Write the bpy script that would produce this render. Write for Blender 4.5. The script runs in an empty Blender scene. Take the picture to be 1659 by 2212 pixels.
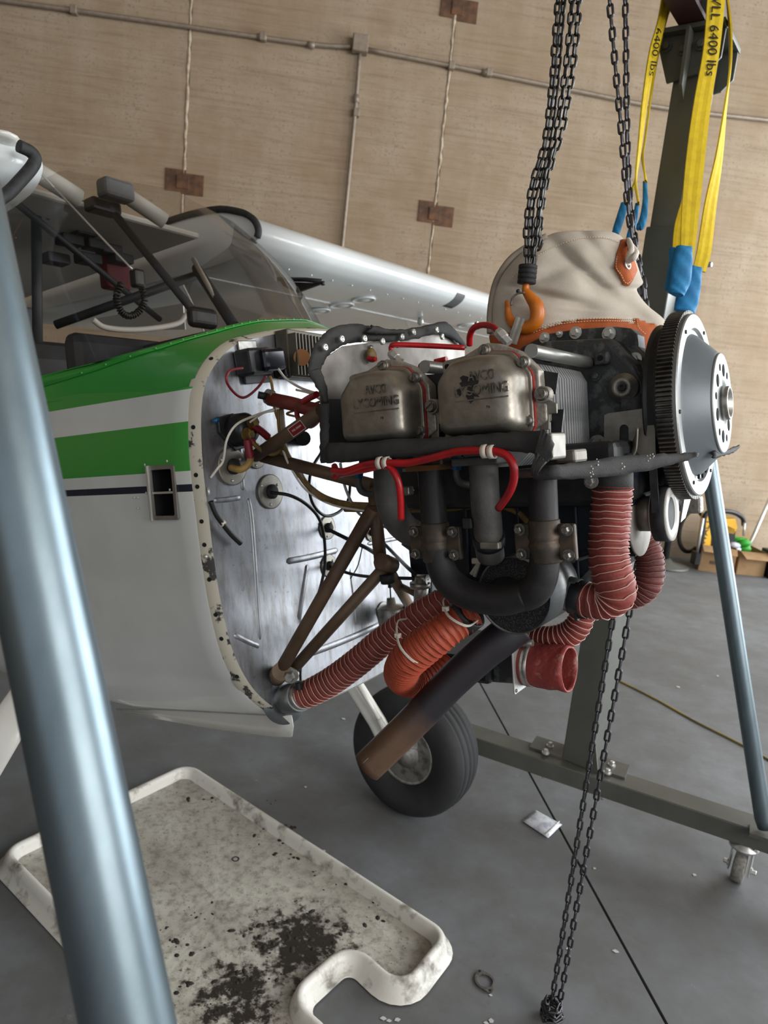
import bpy, math, random
import numpy as np
from mathutils import Vector, Matrix

# ------------------------------------------------------------------ camera, world, light
scene = bpy.context.scene
COL = scene.collection
random.seed(7)
rng = np.random.default_rng(11)
R = math.radians
W, H, FPX = 1659, 2212, 1550.0
CAMH, PITCH, ROLL = 1.5, R(11.0), R(5.7)

def vec(*a): return np.array(a, dtype=float)
def unit(v): v = np.asarray(v, float); return v / np.linalg.norm(v)

C_FW = vec(0, math.cos(PITCH), -math.sin(PITCH))
_rt0 = vec(1, 0, 0); _up0 = np.cross(_rt0, C_FW)
C_RT = _rt0 * math.cos(ROLL) + _up0 * math.sin(ROLL)
C_UP = _up0 * math.cos(ROLL) - _rt0 * math.sin(ROLL)
C_O = vec(0, 0, CAMH)

cam = bpy.data.cameras.new('camera')
cam.sensor_fit = 'HORIZONTAL'; cam.sensor_width = 7.3
cam.lens = FPX / W * 7.3
cam.clip_start = 0.02; cam.clip_end = 200
cam.dof.use_dof = True; cam.dof.focus_distance = 1.12; cam.dof.aperture_fstop = 2.0
cam_ob = bpy.data.objects.new('camera', cam); COL.objects.link(cam_ob)
m3 = Matrix((C_RT, C_UP, -C_FW)).transposed()
cam_ob.matrix_world = Matrix.Translation(C_O) @ m3.to_4x4()
scene.camera = cam_ob

world = bpy.data.worlds.new('sky'); scene.world = world; world.use_nodes = True
_bg = world.node_tree.nodes['Background']
_bg.inputs[0].default_value = (0.92, 0.95, 1.0, 1); _bg.inputs[1].default_value = 0.72

def area(name, loc, target, sx, sy, power, col):
    l = bpy.data.lights.new(name, 'AREA'); l.shape = 'RECTANGLE'; l.size = sx; l.size_y = sy
    l.energy = power; l.color = col
    o = bpy.data.objects.new(name, l); COL.objects.link(o)
    o.location = loc
    o.rotation_euler = (Vector(target) - Vector(loc)).to_track_quat('-Z', 'Y').to_euler()
    return o
area('hangar_door_light', (6.4, 4.4, 2.5), (0.6, 3.0, .7), 5.0, 4.4, 520, (0.92, 0.97, 1.0))
area('front_fill_light', (7.5, -4.2, 4.0), (0.3, 4.0, 1.6), 7, 4.5, 560, (1.0, 0.97, 0.93))  # added fill from behind the camera at right, not a known opening

scene.view_settings.view_transform = 'Standard'
scene.view_settings.look = 'None'
scene.view_settings.gamma = 1.0
scene.view_settings.use_curve_mapping = False
scene.view_settings.exposure = 0.25

# ------------------------------------------------------------------ measuring helpers
def ray(x, y): return C_FW + C_RT * (x - W / 2) / FPX - C_UP * (y - H / 2) / FPX
def at_depth(x, y, d): return C_O + ray(x, y) * d
def depth(P): return float((P - C_O) @ C_FW)
def hit(x, y, n, O): d = ray(x, y); return C_O + d * (((O - C_O) @ n) / (d @ n))
Z = vec(0, 0, 1)
def FL(x, y, z=0.0): return hit(x, y, Z, vec(0, 0, z))
# aircraft axes: F forward along the crankshaft, L across to its far side, U up (nose 11.5 deg high)
YAW, NOSE = R(34), R(11.5)
_fh = vec(math.cos(YAW), -math.sin(YAW), 0)
AL = vec(math.sin(YAW), math.cos(YAW), 0)
AF = _fh * math.cos(NOSE) + Z * math.sin(NOSE)
AU = -_fh * math.sin(NOSE) + Z * math.cos(NOSE)
AO = vec(0.51553, 1.24717, 1.49609)
def A(f, l, u): return AO + AF * f + AL * l + AU * u
def EL(x, y, l): return hit(x, y, AL, AO + AL * l)
def EF(x, y, f): return hit(x, y, AF, AO + AF * f)
def EU(x, y, u): return hit(x, y, AU, AO + AU * u)
def loc3(P): v = P - AO; return v @ AF, v @ AL, v @ AU
# back wall
WA = R(8.0)
WD = vec(math.cos(WA), math.sin(WA), 0); WN = vec(math.sin(WA), -math.cos(WA), 0); WO = vec(2.9957, 6.9068, 0)
def WL(x, y, off=0.0): return hit(x, y, WN, WO + WN * off)

# ------------------------------------------------------------------ materials
def srgb(h):
    h = h.lstrip('#'); out = []
    for i in (0, 2, 4):
        c = int(h[i:i + 2], 16) / 255
        out.append(c / 12.92 if c <= 0.04045 else ((c + 0.055) / 1.055) ** 2.4)
    return (*out, 1)

class NT:
    def __init__(s, name):
        s.m = bpy.data.materials.new(name); s.m.use_nodes = True
        s.t = s.m.node_tree; s.b = s.t.nodes['Principled BSDF']; s.tc = None
    def n(s, typ, **kw):
        nd = s.t.nodes.new(typ)
        for k, v in kw.items():
            if k.startswith('i_'): nd.inputs[k[2:].replace('_', ' ')].default_value = v
            else: setattr(nd, k, v)
        return nd
    def l(s, a, b): s.t.links.new(a, b)
    def coord(s, scale=None, rot=None, kind='Object'):
        tc = s.n('ShaderNodeTexCoord'); o = tc.outputs[kind]
        if scale is not None or rot is not None:
            mp = s.n('ShaderNodeMapping')
            if scale is not None: mp.inputs['Scale'].default_value = scale
            if rot is not None: mp.inputs['Rotation'].default_value = rot
            s.l(o, mp.inputs[0]); o = mp.outputs[0]
        return o
    def noise(s, co, scale, detail=4, rough=.55):
        nd = s.n('ShaderNodeTexNoise'); nd.inputs['Scale'].default_value = scale
        nd.inputs['Detail'].default_value = detail; nd.inputs['Roughness'].default_value = rough
        s.l(co, nd.inputs['Vector']); return nd.outputs['Fac']
    def ramp(s, fac, lo, hi, c0=(0, 0, 0, 1), c1=(1, 1, 1, 1)):
        nd = s.n('ShaderNodeValToRGB'); e = nd.color_ramp.elements
        e[0].position = lo; e[1].position = hi; e[0].color = c0; e[1].color = c1
        s.l(fac, nd.inputs[0]); return nd.outputs[0]
    def mix(s, fac, a, b, mode='MIX'):
        nd = s.n('ShaderNodeMix', data_type='RGBA', blend_type=mode)
        if isinstance(fac, float): nd.inputs[0].default_value = fac
        else: s.l(fac, nd.inputs[0])
        for i, c in ((6, a), (7, b)):
            if isinstance(c, tuple): nd.inputs[i].default_value = c
            else: s.l(c, nd.inputs[i])
        return nd.outputs[2]
    def math(s, op, a, b=0.0, c=None):
        nd = s.n('ShaderNodeMath', operation=op)
        for i, v in enumerate((a, b, c)):
            if v is None: continue
            if isinstance(v, (int, float)): nd.inputs[i].default_value = v
            else: s.l(v, nd.inputs[i])
        return nd.outputs[0]
    def bump(s, h, strength, dist=0.002):
        nd = s.n('ShaderNodeBump'); nd.inputs['Strength'].default_value = strength; nd.inputs['Distance'].default_value = dist
        s.l(h, nd.inputs['Height']); s.l(nd.outputs[0], s.b.inputs['Normal'])

def mat(name, col, rough=.5, metal=0.0, col2=None, sc=30, lo=.45, hi=.65, bump=0.0, bsc=200, stretch=None, rvar=0.0, coat=0.0, spec=None):
    k = NT(name); c = srgb(col)
    k.b.inputs['Roughness'].default_value = rough; k.b.inputs['Metallic'].default_value = metal
    if coat: k.b.inputs['Coat Weight'].default_value = coat
    if spec is not None: k.b.inputs['Specular IOR Level'].default_value = spec
    co = k.coord(scale=stretch) if stretch else k.coord()
    if col2:
        f = k.ramp(k.noise(co, sc, 6, .6), lo, hi)
        k.l(k.mix(f, c, srgb(col2)), k.b.inputs['Base Color'])
        if rvar:
            k.l(k.math('MULTIPLY_ADD', f, rvar, rough), k.b.inputs['Roughness'])
    else: k.b.inputs['Base Color'].default_value = c
    if bump: k.bump(k.noise(co, bsc, 3), bump)
    return k.m

M = {}
M['rubber'] = mat('black_rubber', '#1b1c1d', .7, 0, '#2e2f30', 60, .45, .7, .3, 500)
M['seal'] = mat('baffle_seal_rubber', '#2a2a2a', .75, 0, '#3b3b3a', 25, .4, .7, .45, 700)
M['black_plastic'] = mat('black_plastic', '#121316', .35, 0, '#24262a', 40)
M['black_paint'] = mat('black_paint', '#17181a', .45, 0, '#26282a', 25)
M['dark_iron'] = mat('dark_exhaust_steel', '#2c2c2e', .5, .55, '#3b3a3a', 18, .35, .75, .15, 150, rvar=.15)
M['cover_letter'] = mat('worn_cover_lettering', '#7f7a70', .45, .7, '#4a463f', 120, .45, .7)
M['cover'] = mat('cast_rocker_cover', '#9c968c', .40, .82, '#6a655b', 22, .42, .75, .2, 90, rvar=.15)
M['head'] = mat('aluminium_casting', '#a9a49a', .5, .6, '#75706a', 40, .4, .75, .5, 220)
M['fin'] = mat('cylinder_fin', '#c6c8c8', .38, .25, '#a3a6a7', 30, .45, .7)
M['case'] = mat('crankcase_paint', '#3b3d3e', .55, .25, '#5d5f5f', 35, .52, .62, .5, 200)
M['steel'] = mat('bare_steel', '#a3a19c', .38, .8, '#7a7772', 60, .45, .7)
M['bolt'] = mat('bolt_steel', '#8d8a84', .4, .8, '#5c5953', 150, .4, .7)
M['zinc'] = mat('zinc_bolt', '#c9cac6', .35, .7)
M['plate'] = mat('bracket_aluminium', '#8b877e', .45, .6, '#6f6b63', 30, .4, .7)
M['alu'] = mat('sheet_aluminium', '#948f89', .48, .7, '#77726c', 14, .35, .7, .1, 100, rvar=.12)
M['red_lead'] = mat('red_ignition_lead', '#b3151c', .35, 0, '#8c1017', 20)
M['gasket'] = mat('red_gasket', '#a32a22', .6)
M['scat'] = mat('red_duct_fabric', '#8a3c33', .62, 0, '#6d2d27', 35, .4, .7, .3, 200)
M['scat_orange'] = mat('orange_duct_fabric', '#a8472c', .55, 0, '#873420', 35, .4, .75, .35, 160)
M['scat_dark'] = mat('dark_duct_fabric', '#6b3430', .65, 0, '#4c2522', 35, .4, .7, .3, 200)
M['scat_wire'] = mat('duct_wire_ridge', '#c9a294', .6)
M['rust'] = mat('exhaust_tail_steel', '#2f2d31', .5, .5, '#3e3b3e', 20, .4, .7, .1, 150)
M['intake'] = mat('grey_intake_pipe', '#5c5b58', .6, .3, '#3d3d3c', 18, .38, .72, .3, 160)
M['clamp'] = mat('exhaust_clamp', '#4a443e', .55, .6, '#6a5a4c', 40, .45, .7)
M['mount'] = mat('brown_mount_tube', '#4e3a2d', .5, .2, '#6f5a45', 12, .4, .7, rvar=.1)
M['mount_tan'] = mat('tan_mount_tube', '#7a6650', .5, .1, '#5b4938', 12, .4, .7)
M['sump'] = mat('dark_blue_sump', '#161d28', .42, .2, '#222c38', 12)
M['shroud'] = mat('muffler_shroud', '#8f9394', .35, .85, '#65696b', 14, .4, .7)
M['mesh'] = mat('muffler_inner_mesh', '#1a1a1b', .6, .3, '#3a3a3a', 420, .5, .55, .8, 420)
M['white_plastic'] = mat('white_nylon', '#d8d2c4', .45)
M['brass'] = mat('brass_fitting', '#8d7748', .4, .8)
M['blue_fit'] = mat('blue_anodised_fitting', '#1f5b86', .35, .5)
M['gold_wire'] = mat('amber_cable', '#7d6433', .45, 0, '#5d4a28', 30)
M['yellow_wire'] = mat('yellowed_cable', '#a8884a', .45, 0, '#8d6f39', 40)
M['white_wire'] = mat('white_wire', '#d6d3c9', .45)
M['black_wire'] = mat('black_cable', '#141414', .45)
M['maroon'] = mat('maroon_wire', '#7d1a26', .4)
M['red_sleeve'] = mat('red_sleeve', '#7f3128', .45, 0, '#5d2720', 25)
M['gantry'] = mat('grey_green_gantry_paint', '#565750', .42, .05, '#4b4d48', 6, .4, .7)
M['galv'] = mat('galvanised_pipe', '#75838a', .36, .8, '#66747b', 5, .35, .7, stretch=(6, 6, 1))
M['purple'] = mat('dark_maroon_beam', '#3b1d24', .5)
M['chain'] = mat('chain_steel', '#57565a', .36, .85, '#3c3b3f', 60, .4, .7)
M['load_chain'] = mat('oiled_load_chain', '#4d4c4a', .3, .85, '#2f2e2d', 60, .4, .7)
M['hook'] = mat('orange_hook_paint', '#c9701a', .38, 0, '#a8560f', 40, .5, .75)
M['sling'] = mat('yellow_webbing', '#e3c40d', .7, 0, '#d0b006', 50, .4, .7, .5, 600)
M['sling_blue'] = mat('blue_sling_eye', '#1c7fb4', .7, 0, '#16689a', 20, .4, .7, .4, 300)
M['ink'] = mat('black_ink', '#15140c', .7)
M['canvas'] = mat('beige_canvas', '#c2b9ab', .85, 0, '#b2a99b', 14, .4, .7, .4, 700)
M['canvas_trim'] = mat('canvas_binding', '#8f8476', .85)
M['leather'] = mat('orange_suede', '#b45a24', .8, 0, '#94441a', 22, .4, .7, .5, 500)
M['thread'] = mat('pale_thread', '#d8c4a4', .8)
M['rope'] = mat('white_rope', '#d5cec2', .8, bump=.5, bsc=400)
M['tyre'] = mat('tyre_rubber', '#1f2022', .75, 0, '#2b2c2e', 10, .4, .7)
M['hub'] = mat('wheel_hub', '#a9a8a3', .4, .5, '#77746d', 30)
M['white_paint'] = mat('white_aircraft_paint', '#cdccc5', .3, 0, '#c2c2bc', 5, .4, .7, coat=.3)
M['wing'] = mat('white_wing_paint', '#d2d6d6', .28, 0, '#c8cccc', 3, .4, .7, coat=.4)
M['cream'] = mat('worn_cream_flange', '#bbb6a6', .5, 0, '#3a3936', 26, .58, .62)
M['green'] = mat('green_paint', '#2f8d33', .3, 0, '#2a8430', 4, .4, .7, coat=.3)
M['cabin'] = mat('cabin_dark', '#1d2126', .6, 0, '#2c3137', 8)
M['cabin_grey'] = mat('cabin_grey', '#4a4e52', .6, 0, '#3b3f43', 6)
M['cabin_white'] = mat('cabin_liner', '#b3b0a8', .6)
M['cabin_red'] = mat('cabin_red', '#5d1a22', .6)
M['hole'] = mat('dark_hole', '#070707', .9)
M['cardboard'] = mat('cardboard', '#9a7c58', .85, 0, '#8b6d4a', 8)
M['tool_yellow'] = mat('tool_yellow', '#d9a417', .45)
M['lime'] = mat('green_plastic', '#2fa32c', .5)
M['cord'] = mat('yellow_cord', '#a8902f', .55, 0, '#6d6a4a', 5, .4, .65)
M['bag'] = mat('clear_zip_bag', '#d5d8df', .2, 0, '#b0b6c4', 30, .45, .6)
M['conduit'] = mat('painted_conduit', '#8c7f70', .5, .3, '#7d7164', 20)
M['weld_plate'] = mat('rusty_weld_plate', '#4b3527', .75, .2, '#6e4c33', 9, .42, .62, .4, 60)
M['sealant'] = mat('joint_sealant', '#b7a994', .85, 0, '#97866f', 18, .4, .6, .6, 60)
M['ringgear'] = mat('ring_gear_steel', '#6a6864', .4, .8, '#46443f', 40, .4, .7)
M['flywheel'] = mat('grey_flywheel', '#6b7378', .42, .2, '#7d8488', 9, .5, .7)
M['flyface'] = mat('machined_flywheel_face', '#939594', .42, .7, '#8b8d8d', 20, .4, .7)
M['dirt'] = mat('oily_dirt', '#1f1a15', .85, 0, '#37302a', 60, .4, .65, 1.0, 200)
M['red_placard'] = mat('red_placard', '#8c1a1f', .5)
M['paper'] = mat('white_print', '#d9d5cc', .6)
M['dataplate'] = mat('data_plate', '#a3a39e', .45, .3)
M['finned'] = mat('olive_regulator', '#5a564a', .55, .3, '#47443a', 20)
M['chip'] = mat('paint_chip', '#b9bab8', .7)

def glass_mat(name, tint, refl=.5):
    k = NT(name); t = k.t
    tr = k.n('ShaderNodeBsdfTransparent'); tr.inputs[0].default_value = tint
    gl = k.n('ShaderNodeBsdfGlossy'); gl.inputs['Roughness'].default_value = .06
    fr = k.n('ShaderNodeFresnel'); fr.inputs[0].default_value = 1.45
    mx = k.n('ShaderNodeMixShader')
    k.l(k.math('MULTIPLY', fr.outputs[0], refl), mx.inputs[0]); k.l(tr.outputs[0], mx.inputs[1]); k.l(gl.outputs[0], mx.inputs[2])
    t.nodes.remove(k.b); k.l(mx.outputs[0], t.nodes['Material Output'].inputs[0])
    return k.m
M['glass'] = glass_mat('windshield_acrylic', (.82, .80, .78, 1), .6)

def concrete_wall():
    k = NT('tilt_up_concrete')
    co = k.coord(kind='Object')
    st = k.coord(scale=(1, 1, 1), kind='Object')
    # board-brush streaks run along the panel, blotches and pits over it
    mp = k.n('ShaderNodeMapping'); mp.inputs['Scale'].default_value = (.45, .45, 11); k.l(k.coord(), mp.inputs[0])
    s1 = k.noise(mp.outputs[0], 3, 9, .78)
    mp2 = k.n('ShaderNodeMapping'); mp2.inputs['Scale'].default_value = (2.5, 2.5, .3); k.l(k.coord(), mp2.inputs[0])
    s2 = k.noise(mp2.outputs[0], 2, 5, .6)
    b1 = k.noise(co, 1.3, 6, .65); pit = k.noise(co, 45, 3, .6)
    c = k.mix(k.ramp(b1, .38, .68), srgb('#8e7a62'), srgb('#9f8f7b'))
    c = k.mix(k.math('MULTIPLY', k.ramp(s1, .50, .62), .36), c, srgb('#6b5843'))
    c = k.mix(k.math('MULTIPLY', k.ramp(s1, .30, .44, (1, 1, 1, 1), (0, 0, 0, 1)), .32), c, srgb('#b5a690'))
    c = k.mix(k.math('MULTIPLY', k.ramp(s2, .5, .75), .30), c, srgb('#ab9d8a'))
    c = k.mix(k.math('MULTIPLY', k.math('MULTIPLY', k.ramp(pit, .58, .66), k.ramp(b1, .42, .6)), .5), c, srgb('#5c4a38'))
    k.l(c, k.b.inputs['Base Color']); k.b.inputs['Roughness'].default_value = .85
    k.bump(k.math('ADD', s1, k.math('MULTIPLY', pit, .5)), .35, .01)
    return k.m
M['wall'] = concrete_wall()

def concrete_floor():
    k = NT('hangar_floor')
    co = k.coord()
    b1 = k.noise(co, .9, 7, .65); b2 = k.noise(co, 5, 8, .7); sp = k.noise(co, 26, 4, .6); fl = k.noise(co, 9, 8, .7)
    c = k.mix(k.ramp(b1, .35, .68), srgb('#5d5f60'), srgb('#777a7e'))
    c = k.mix(k.math('MULTIPLY', k.ramp(b2, .38, .6), .5), c, srgb('#55534f'))
    c = k.mix(k.math('MULTIPLY', k.ramp(fl, .66, .72), .45), c, srgb('#9a9d9d'))
    c = k.mix(k.math('MULTIPLY', k.ramp(sp, .62, .75), .3), c, srgb('#45423d'))
    k.l(c, k.b.inputs['Base Color'])
    k.l(k.math('MULTIPLY_ADD', b2, .25, .42), k.b.inputs['Roughness'])
    k.bump(sp, .12, .004)
    return k.m
M['floor'] = concrete_floor()

# ------------------------------------------------------------------ mesh builder
WPOS = {}
def reg(o, w): WPOS[o.name] = np.array(w, float)

def frame_of(t):
    t = unit(t); a = vec(0, 0, 1) if abs(t[2]) < .9 else vec(1, 0, 0)
    u = unit(np.cross(a, t)); return u, np.cross(t, u)

def smoothpts(P, n=8, closed=False):
    """Catmull-Rom through rows of P (any width)"""
    P = [np.asarray(p, float) for p in P]
    if len(P) < 3 and not closed: return [P[0] + (P[-1] - P[0]) * t for t in np.linspace(0, 1, n + 1)]
    Q = [P[-1]] + P + [P[0], P[1]] if closed else [2 * P[0] - P[1]] + P + [2 * P[-1] - P[-2]]
    out = []
    for i in range(1, len(Q) - 2):
        for t in np.linspace(0, 1, n, endpoint=False):
            p0, p1, p2, p3 = Q[i - 1], Q[i], Q[i + 1], Q[i + 2]
            out.append(.5 * ((2 * p1) + (p2 - p0) * t + (2 * p0 - 5 * p1 + 4 * p2 - p3) * t * t + (3 * p1 - p0 - 3 * p2 + p3) * t ** 3))
    if not closed: out.append(P[-1])
    return out

def resample(P, step):
    P = np.array(P); d = np.r_[0, np.cumsum(np.linalg.norm(np.diff(P[:, :3], axis=0), axis=1))]
    n = max(2, int(round(d[-1] / step)) + 1); s = np.linspace(0, d[-1], n)
    return np.stack([np.interp(s, d, P[:, k]) for k in range(P.shape[1])], 1), d[-1]

class MB:
    def __init__(s): s.v = []; s.f = []; s.sm = []
    def add(s, V, Fc, smooth=False):
        b = len(s.v); s.v.extend([np.asarray(p, float) for p in V])
        s.f.extend([tuple(b + i for i in f) for f in Fc]); s.sm.extend([smooth] * len(Fc)); return s
    def box(s, c, dx, dy, dz, ax=None):
        X, Y, Zz = ax if ax is not None else (vec(1, 0, 0), vec(0, 1, 0), vec(0, 0, 1)); c = np.asarray(c, float)
        V = [c + X * dx * a / 2 + Y * dy * b / 2 + Zz * dz * e / 2 for a in (-1, 1) for b in (-1, 1) for e in (-1, 1)]
        return s.add(V, [(0, 1, 3, 2), (4, 6, 7, 5), (0, 4, 5, 1), (2, 3, 7, 6), (0, 2, 6, 4), (1, 5, 7, 3)])
    def tube(s, P, r, n=12, caps=True, closed=False, squash=None):
        P = [np.asarray(p, float)[:3] for p in P]; m = len(P)
        rr = [r] * m if np.isscalar(r) else list(r)
        T = [unit((P[(i + 1) % m] - P[i - 1]) if closed else (P[min(i + 1, m - 1)] - P[max(i - 1, 0)])) for i in range(m)]
        u, w = frame_of(T[0]); V = []
        for i in range(m):
            u = unit(u - T[i] * (u @ T[i])); w = np.cross(T[i], u)
            V += [P[i] + (u * math.cos(2 * math.pi * k / n) + w * math.sin(2 * math.pi * k / n)) * rr[i] for k in range(n)]
        F = []
        for i in range(m if closed else m - 1):
            a, b = i * n, ((i + 1) % m) * n
            F += [(a + k, a + (k + 1) % n, b + (k + 1) % n, b + k) for k in range(n)]
        s.add(V, F, True)
        if caps and not closed:
            b0 = len(s.v) - len(V)
            s.f += [tuple(b0 + k for k in range(n - 1, -1, -1)), tuple(b0 + (m - 1) * n + k for k in range(n))]; s.sm += [False, False]
        return s
    def lathe(s, c, axis, prof, n=32, closed=False, ref=None, smooth=True):
        """prof: list of (radius, height along axis)"""
        c = np.asarray(c, float); t = unit(axis); u, w = frame_of(t)
        if ref is not None: u = unit(ref - t * (ref @ t)); w = np.cross(t, u)
        V = [c + t * h + (u * math.cos(2 * math.pi * k / n) + w * math.sin(2 * math.pi * k / n)) * r for r, h in prof for k in range(n)]
        m = len(prof); F = []
        for i in range(m if closed else m - 1):
            a, b = i * n, ((i + 1) % m) * n
            F += [(a + k, a + (k + 1) % n, b + (k + 1) % n, b + k) for k in range(n)]
        s.add(V, F, smooth)
        if not closed:
            b0 = len(s.v) - len(V)
            if prof[0][0] > 1e-6: s.f.append(tuple(b0 + k for k in range(n - 1, -1, -1))); s.sm.append(False)
            if prof[-1][0] > 1e-6: s.f.append(tuple(b0 + (m - 1) * n + k for k in range(n))); s.sm.append(False)
        return s
    def cyl(s, a, b, r, n=16):
        a = np.asarray(a, float); b = np.asarray(b, float); return s.lathe(a, b - a, [(r, 0), (r, np.linalg.norm(b - a))], n)
    def prism(s, P, v, smooth_side=False):
        P = [np.asarray(p, float) for p in P]; m = len(P); v = np.asarray(v, float)
        s.add(P + [p + v for p in P], [(i, (i + 1) % m, m + (i + 1) % m, m + i) for i in range(m)], smooth_side)
        b = len(s.v) - 2 * m
        s.f += [tuple(b + i for i in range(m - 1, -1, -1)), tuple(b + m + i for i in range(m))]; s.sm += [False, False]; return s
    def ringplate(s, Po, Pi, v):
        m = len(Po); v = np.asarray(v, float); V = list(Po) + list(Pi); V = V + [p + v for p in V]; F = []
        for i in range(m):
            j = (i + 1) % m
            F += [(i, j, m + j, m + i), (2 * m + i, 3 * m + i, 3 * m + j, 2 * m + j), (i, 2 * m + i, 2 * m + j, j), (m + i, m + j, 3 * m + j, 3 * m + i)]
        return s.add(V, F)
    def grid(s, rows, smooth=True, wrap=False):
        m, n = len(rows), len(rows[0]); V = [p for r_ in rows for p in r_]
        F = [(i * n + j, i * n + (j + 1) % n, (i + 1) * n + (j + 1) % n, (i + 1) * n + j) for i in range(m - 1) for j in range(n if wrap else n - 1)]
        return s.add(V, F, smooth)
    def ball(s, c, r, n=10, sx=None):
        c = np.asarray(c, float); ax = sx if sx is not None else (vec(r, 0, 0), vec(0, r, 0), vec(0, 0, r)); m = max(4, n // 2 + 1)
        V = []; F = []
        for i in range(m + 1):
            th = math.pi * i / m
            for k in range(n):
                ph = 2 * math.pi * k / n
                V.append(c + ax[0] * math.sin(th) * math.cos(ph) + ax[1] * math.sin(th) * math.sin(ph) + ax[2] * math.cos(th))
        for i in range(m):
            F += [(i * n + k, (i + 1) * n + k, (i + 1) * n + (k + 1) % n, i * n + (k + 1) % n) for k in range(n)]
        return s.add(V, F, True)
    def build(s, name, mt, parent=None, bevel=0, solid=0, sub=0, label=None, kind=None, origin=None, seg=2, weld=False):
        V = np.array(s.v); o = (V.min(0) + V.max(0)) / 2 if origin is None else np.asarray(origin, float)
        me = bpy.data.meshes.new(name); me.from_pydata([tuple(p) for p in V - o], [], s.f); me.validate()
        if len(me.polygons) == len(s.sm): me.polygons.foreach_set('use_smooth', s.sm)
        mats = mt if isinstance(mt, (list, tuple)) else [mt]
        for q in mats: me.materials.append(M[q] if isinstance(q, str) else q)
        ob = bpy.data.objects.new(name, me); COL.objects.link(ob)
        place(ob, o, parent)
        if bevel:
            b = ob.modifiers.new('bevel', 'BEVEL'); b.width = bevel; b.segments = seg; b.limit_method = 'ANGLE'; b.angle_limit = R(40)
        if solid:
            q = ob.modifiers.new('solid', 'SOLIDIFY'); q.thickness = solid; q.offset = 0
        if sub:
            q = ob.modifiers.new('sub', 'SUBSURF'); q.levels = sub; q.render_levels = sub
        if label: ob['label'] = label
        if kind: ob['kind'] = kind
        return ob

def place(ob, w, parent=None):
    w = np.asarray(w, float)
    if parent is not None: ob.parent = parent; ob.location = w - WPOS[parent.name]
    else: ob.location = w
    reg(ob, w)

def thing(name, label, cat, loc=(0, 0, 0), group=None):
    o = bpy.data.objects.new(name, None); COL.objects.link(o); o.location = loc; o.empty_display_size = .05
    o['label'] = label; o['category'] = cat
    if group: o['group'] = group
    reg(o, loc); return o

def group_part(name, parent, loc=None):
    o = bpy.data.objects.new(name, None); COL.objects.link(o); o.empty_display_size = .02
    place(o, WPOS[parent.name] if loc is None else loc, parent); return o

def tag(o, label, cat, group=None):
    o['label'] = label; o['category'] = cat
    if group: o['group'] = group
    return o

def link_copy(src, w, axes, parent, name=None):
    """a further object on shared mesh data, oriented by three axes"""
    o = src.copy(); COL.objects.link(o)
    o.parent = parent
    m = Matrix(axes).transposed().to_4x4(); m.translation = Vector(np.asarray(w) - WPOS[parent.name])
    o.matrix_basis = m; reg(o, w); return o

def txt(body, origin, xd, yd, width, mt, parent, name, ext=.0005, height=None, bend=None):
    cu = bpy.data.curves.new(name, 'FONT'); cu.body = body; cu.size = 1; cu.extrude = 0.0; cu.resolution_u = 3
    ob = bpy.data.objects.new(name, cu); COL.objects.link(ob)
    bpy.context.view_layer.update()
    me = bpy.data.meshes.new_from_object(ob.evaluated_get(bpy.context.evaluated_depsgraph_get()))
    bpy.data.objects.remove(ob); V = np.array([v.co[:] for v in me.vertices]); F = [tuple(p.vertices) for p in me.polygons]
    bpy.data.meshes.remove(me)
    V[:, 0] -= V[:, 0].min(); w0 = V[:, 0].max(); s = width / w0
    sy = s if height is None else height / (V[:, 1].max() - min(0, V[:, 1].min()))
    xd, yd = unit(xd), unit(yd); nd = unit(np.cross(xd, yd)); origin = np.asarray(origin, float)
    # boundary edges for the raised sides
    from collections import Counter
    cnt = Counter(); 
    for f in F:
        for i in range(len(f)): cnt[frozenset((f[i], f[(i + 1) % len(f)]))] += 1
    pos = (lambda x, y, z: bend(x, y, z)) if bend else (lambda x, y, z: origin + xd * x + yd * y + nd * z)
    n = len(V); top = [pos(p[0] * s, p[1] * sy, ext) for p in V]; bot = [pos(p[0] * s, p[1] * sy, -ext) for p in V]
    FF = list(F); 
    for f in F:
        for i in range(len(f)):
            a, b = f[i], f[(i + 1) % len(f)]
            if cnt[frozenset((a, b))] == 1: FF.append((b, a, n + a, n + b))
    mb = MB(); mb.add(top + bot, FF); return mb.build(name, mt, parent)

def PT(x, y, l): return EL(x, y, l)
def tpx(mb, pts, n=14, sm=8, caps=True):
    """tube through (x, y, lateral distance, width) rows measured in the photograph"""
    P = []
    for x, y, l, w in pts:
        p = EL(x, y, l); P.append(np.r_[p, w * depth(p) / (2 * FPX)])
    Q = smoothpts(P, sm) if sm else P
    return mb.tube([q[:3] for q in Q], [q[3] for q in Q], n, caps)
def wire(pts, r, name, mt, parent, n=8, sm=8, label=None):
    """pts already in space"""
    mb = MB(); mb.tube(smoothpts(pts, sm), r, n); return mb.build(name, mt, parent, label=label)
def elw(pts): return [EL(x, y, l) for x, y, l in pts]
def hexbolt(mb, p, ax, r, h):
    mb.lathe(p, ax, [(r * 1.5, 0), (r * 1.5, h * .25)], 14, smooth=False); mb.lathe(np.asarray(p) + unit(ax) * h * .25, ax, [(r, 0), (r, h * .65), (r * .8, h * .75)], 6, smooth=False); return mb
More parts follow.
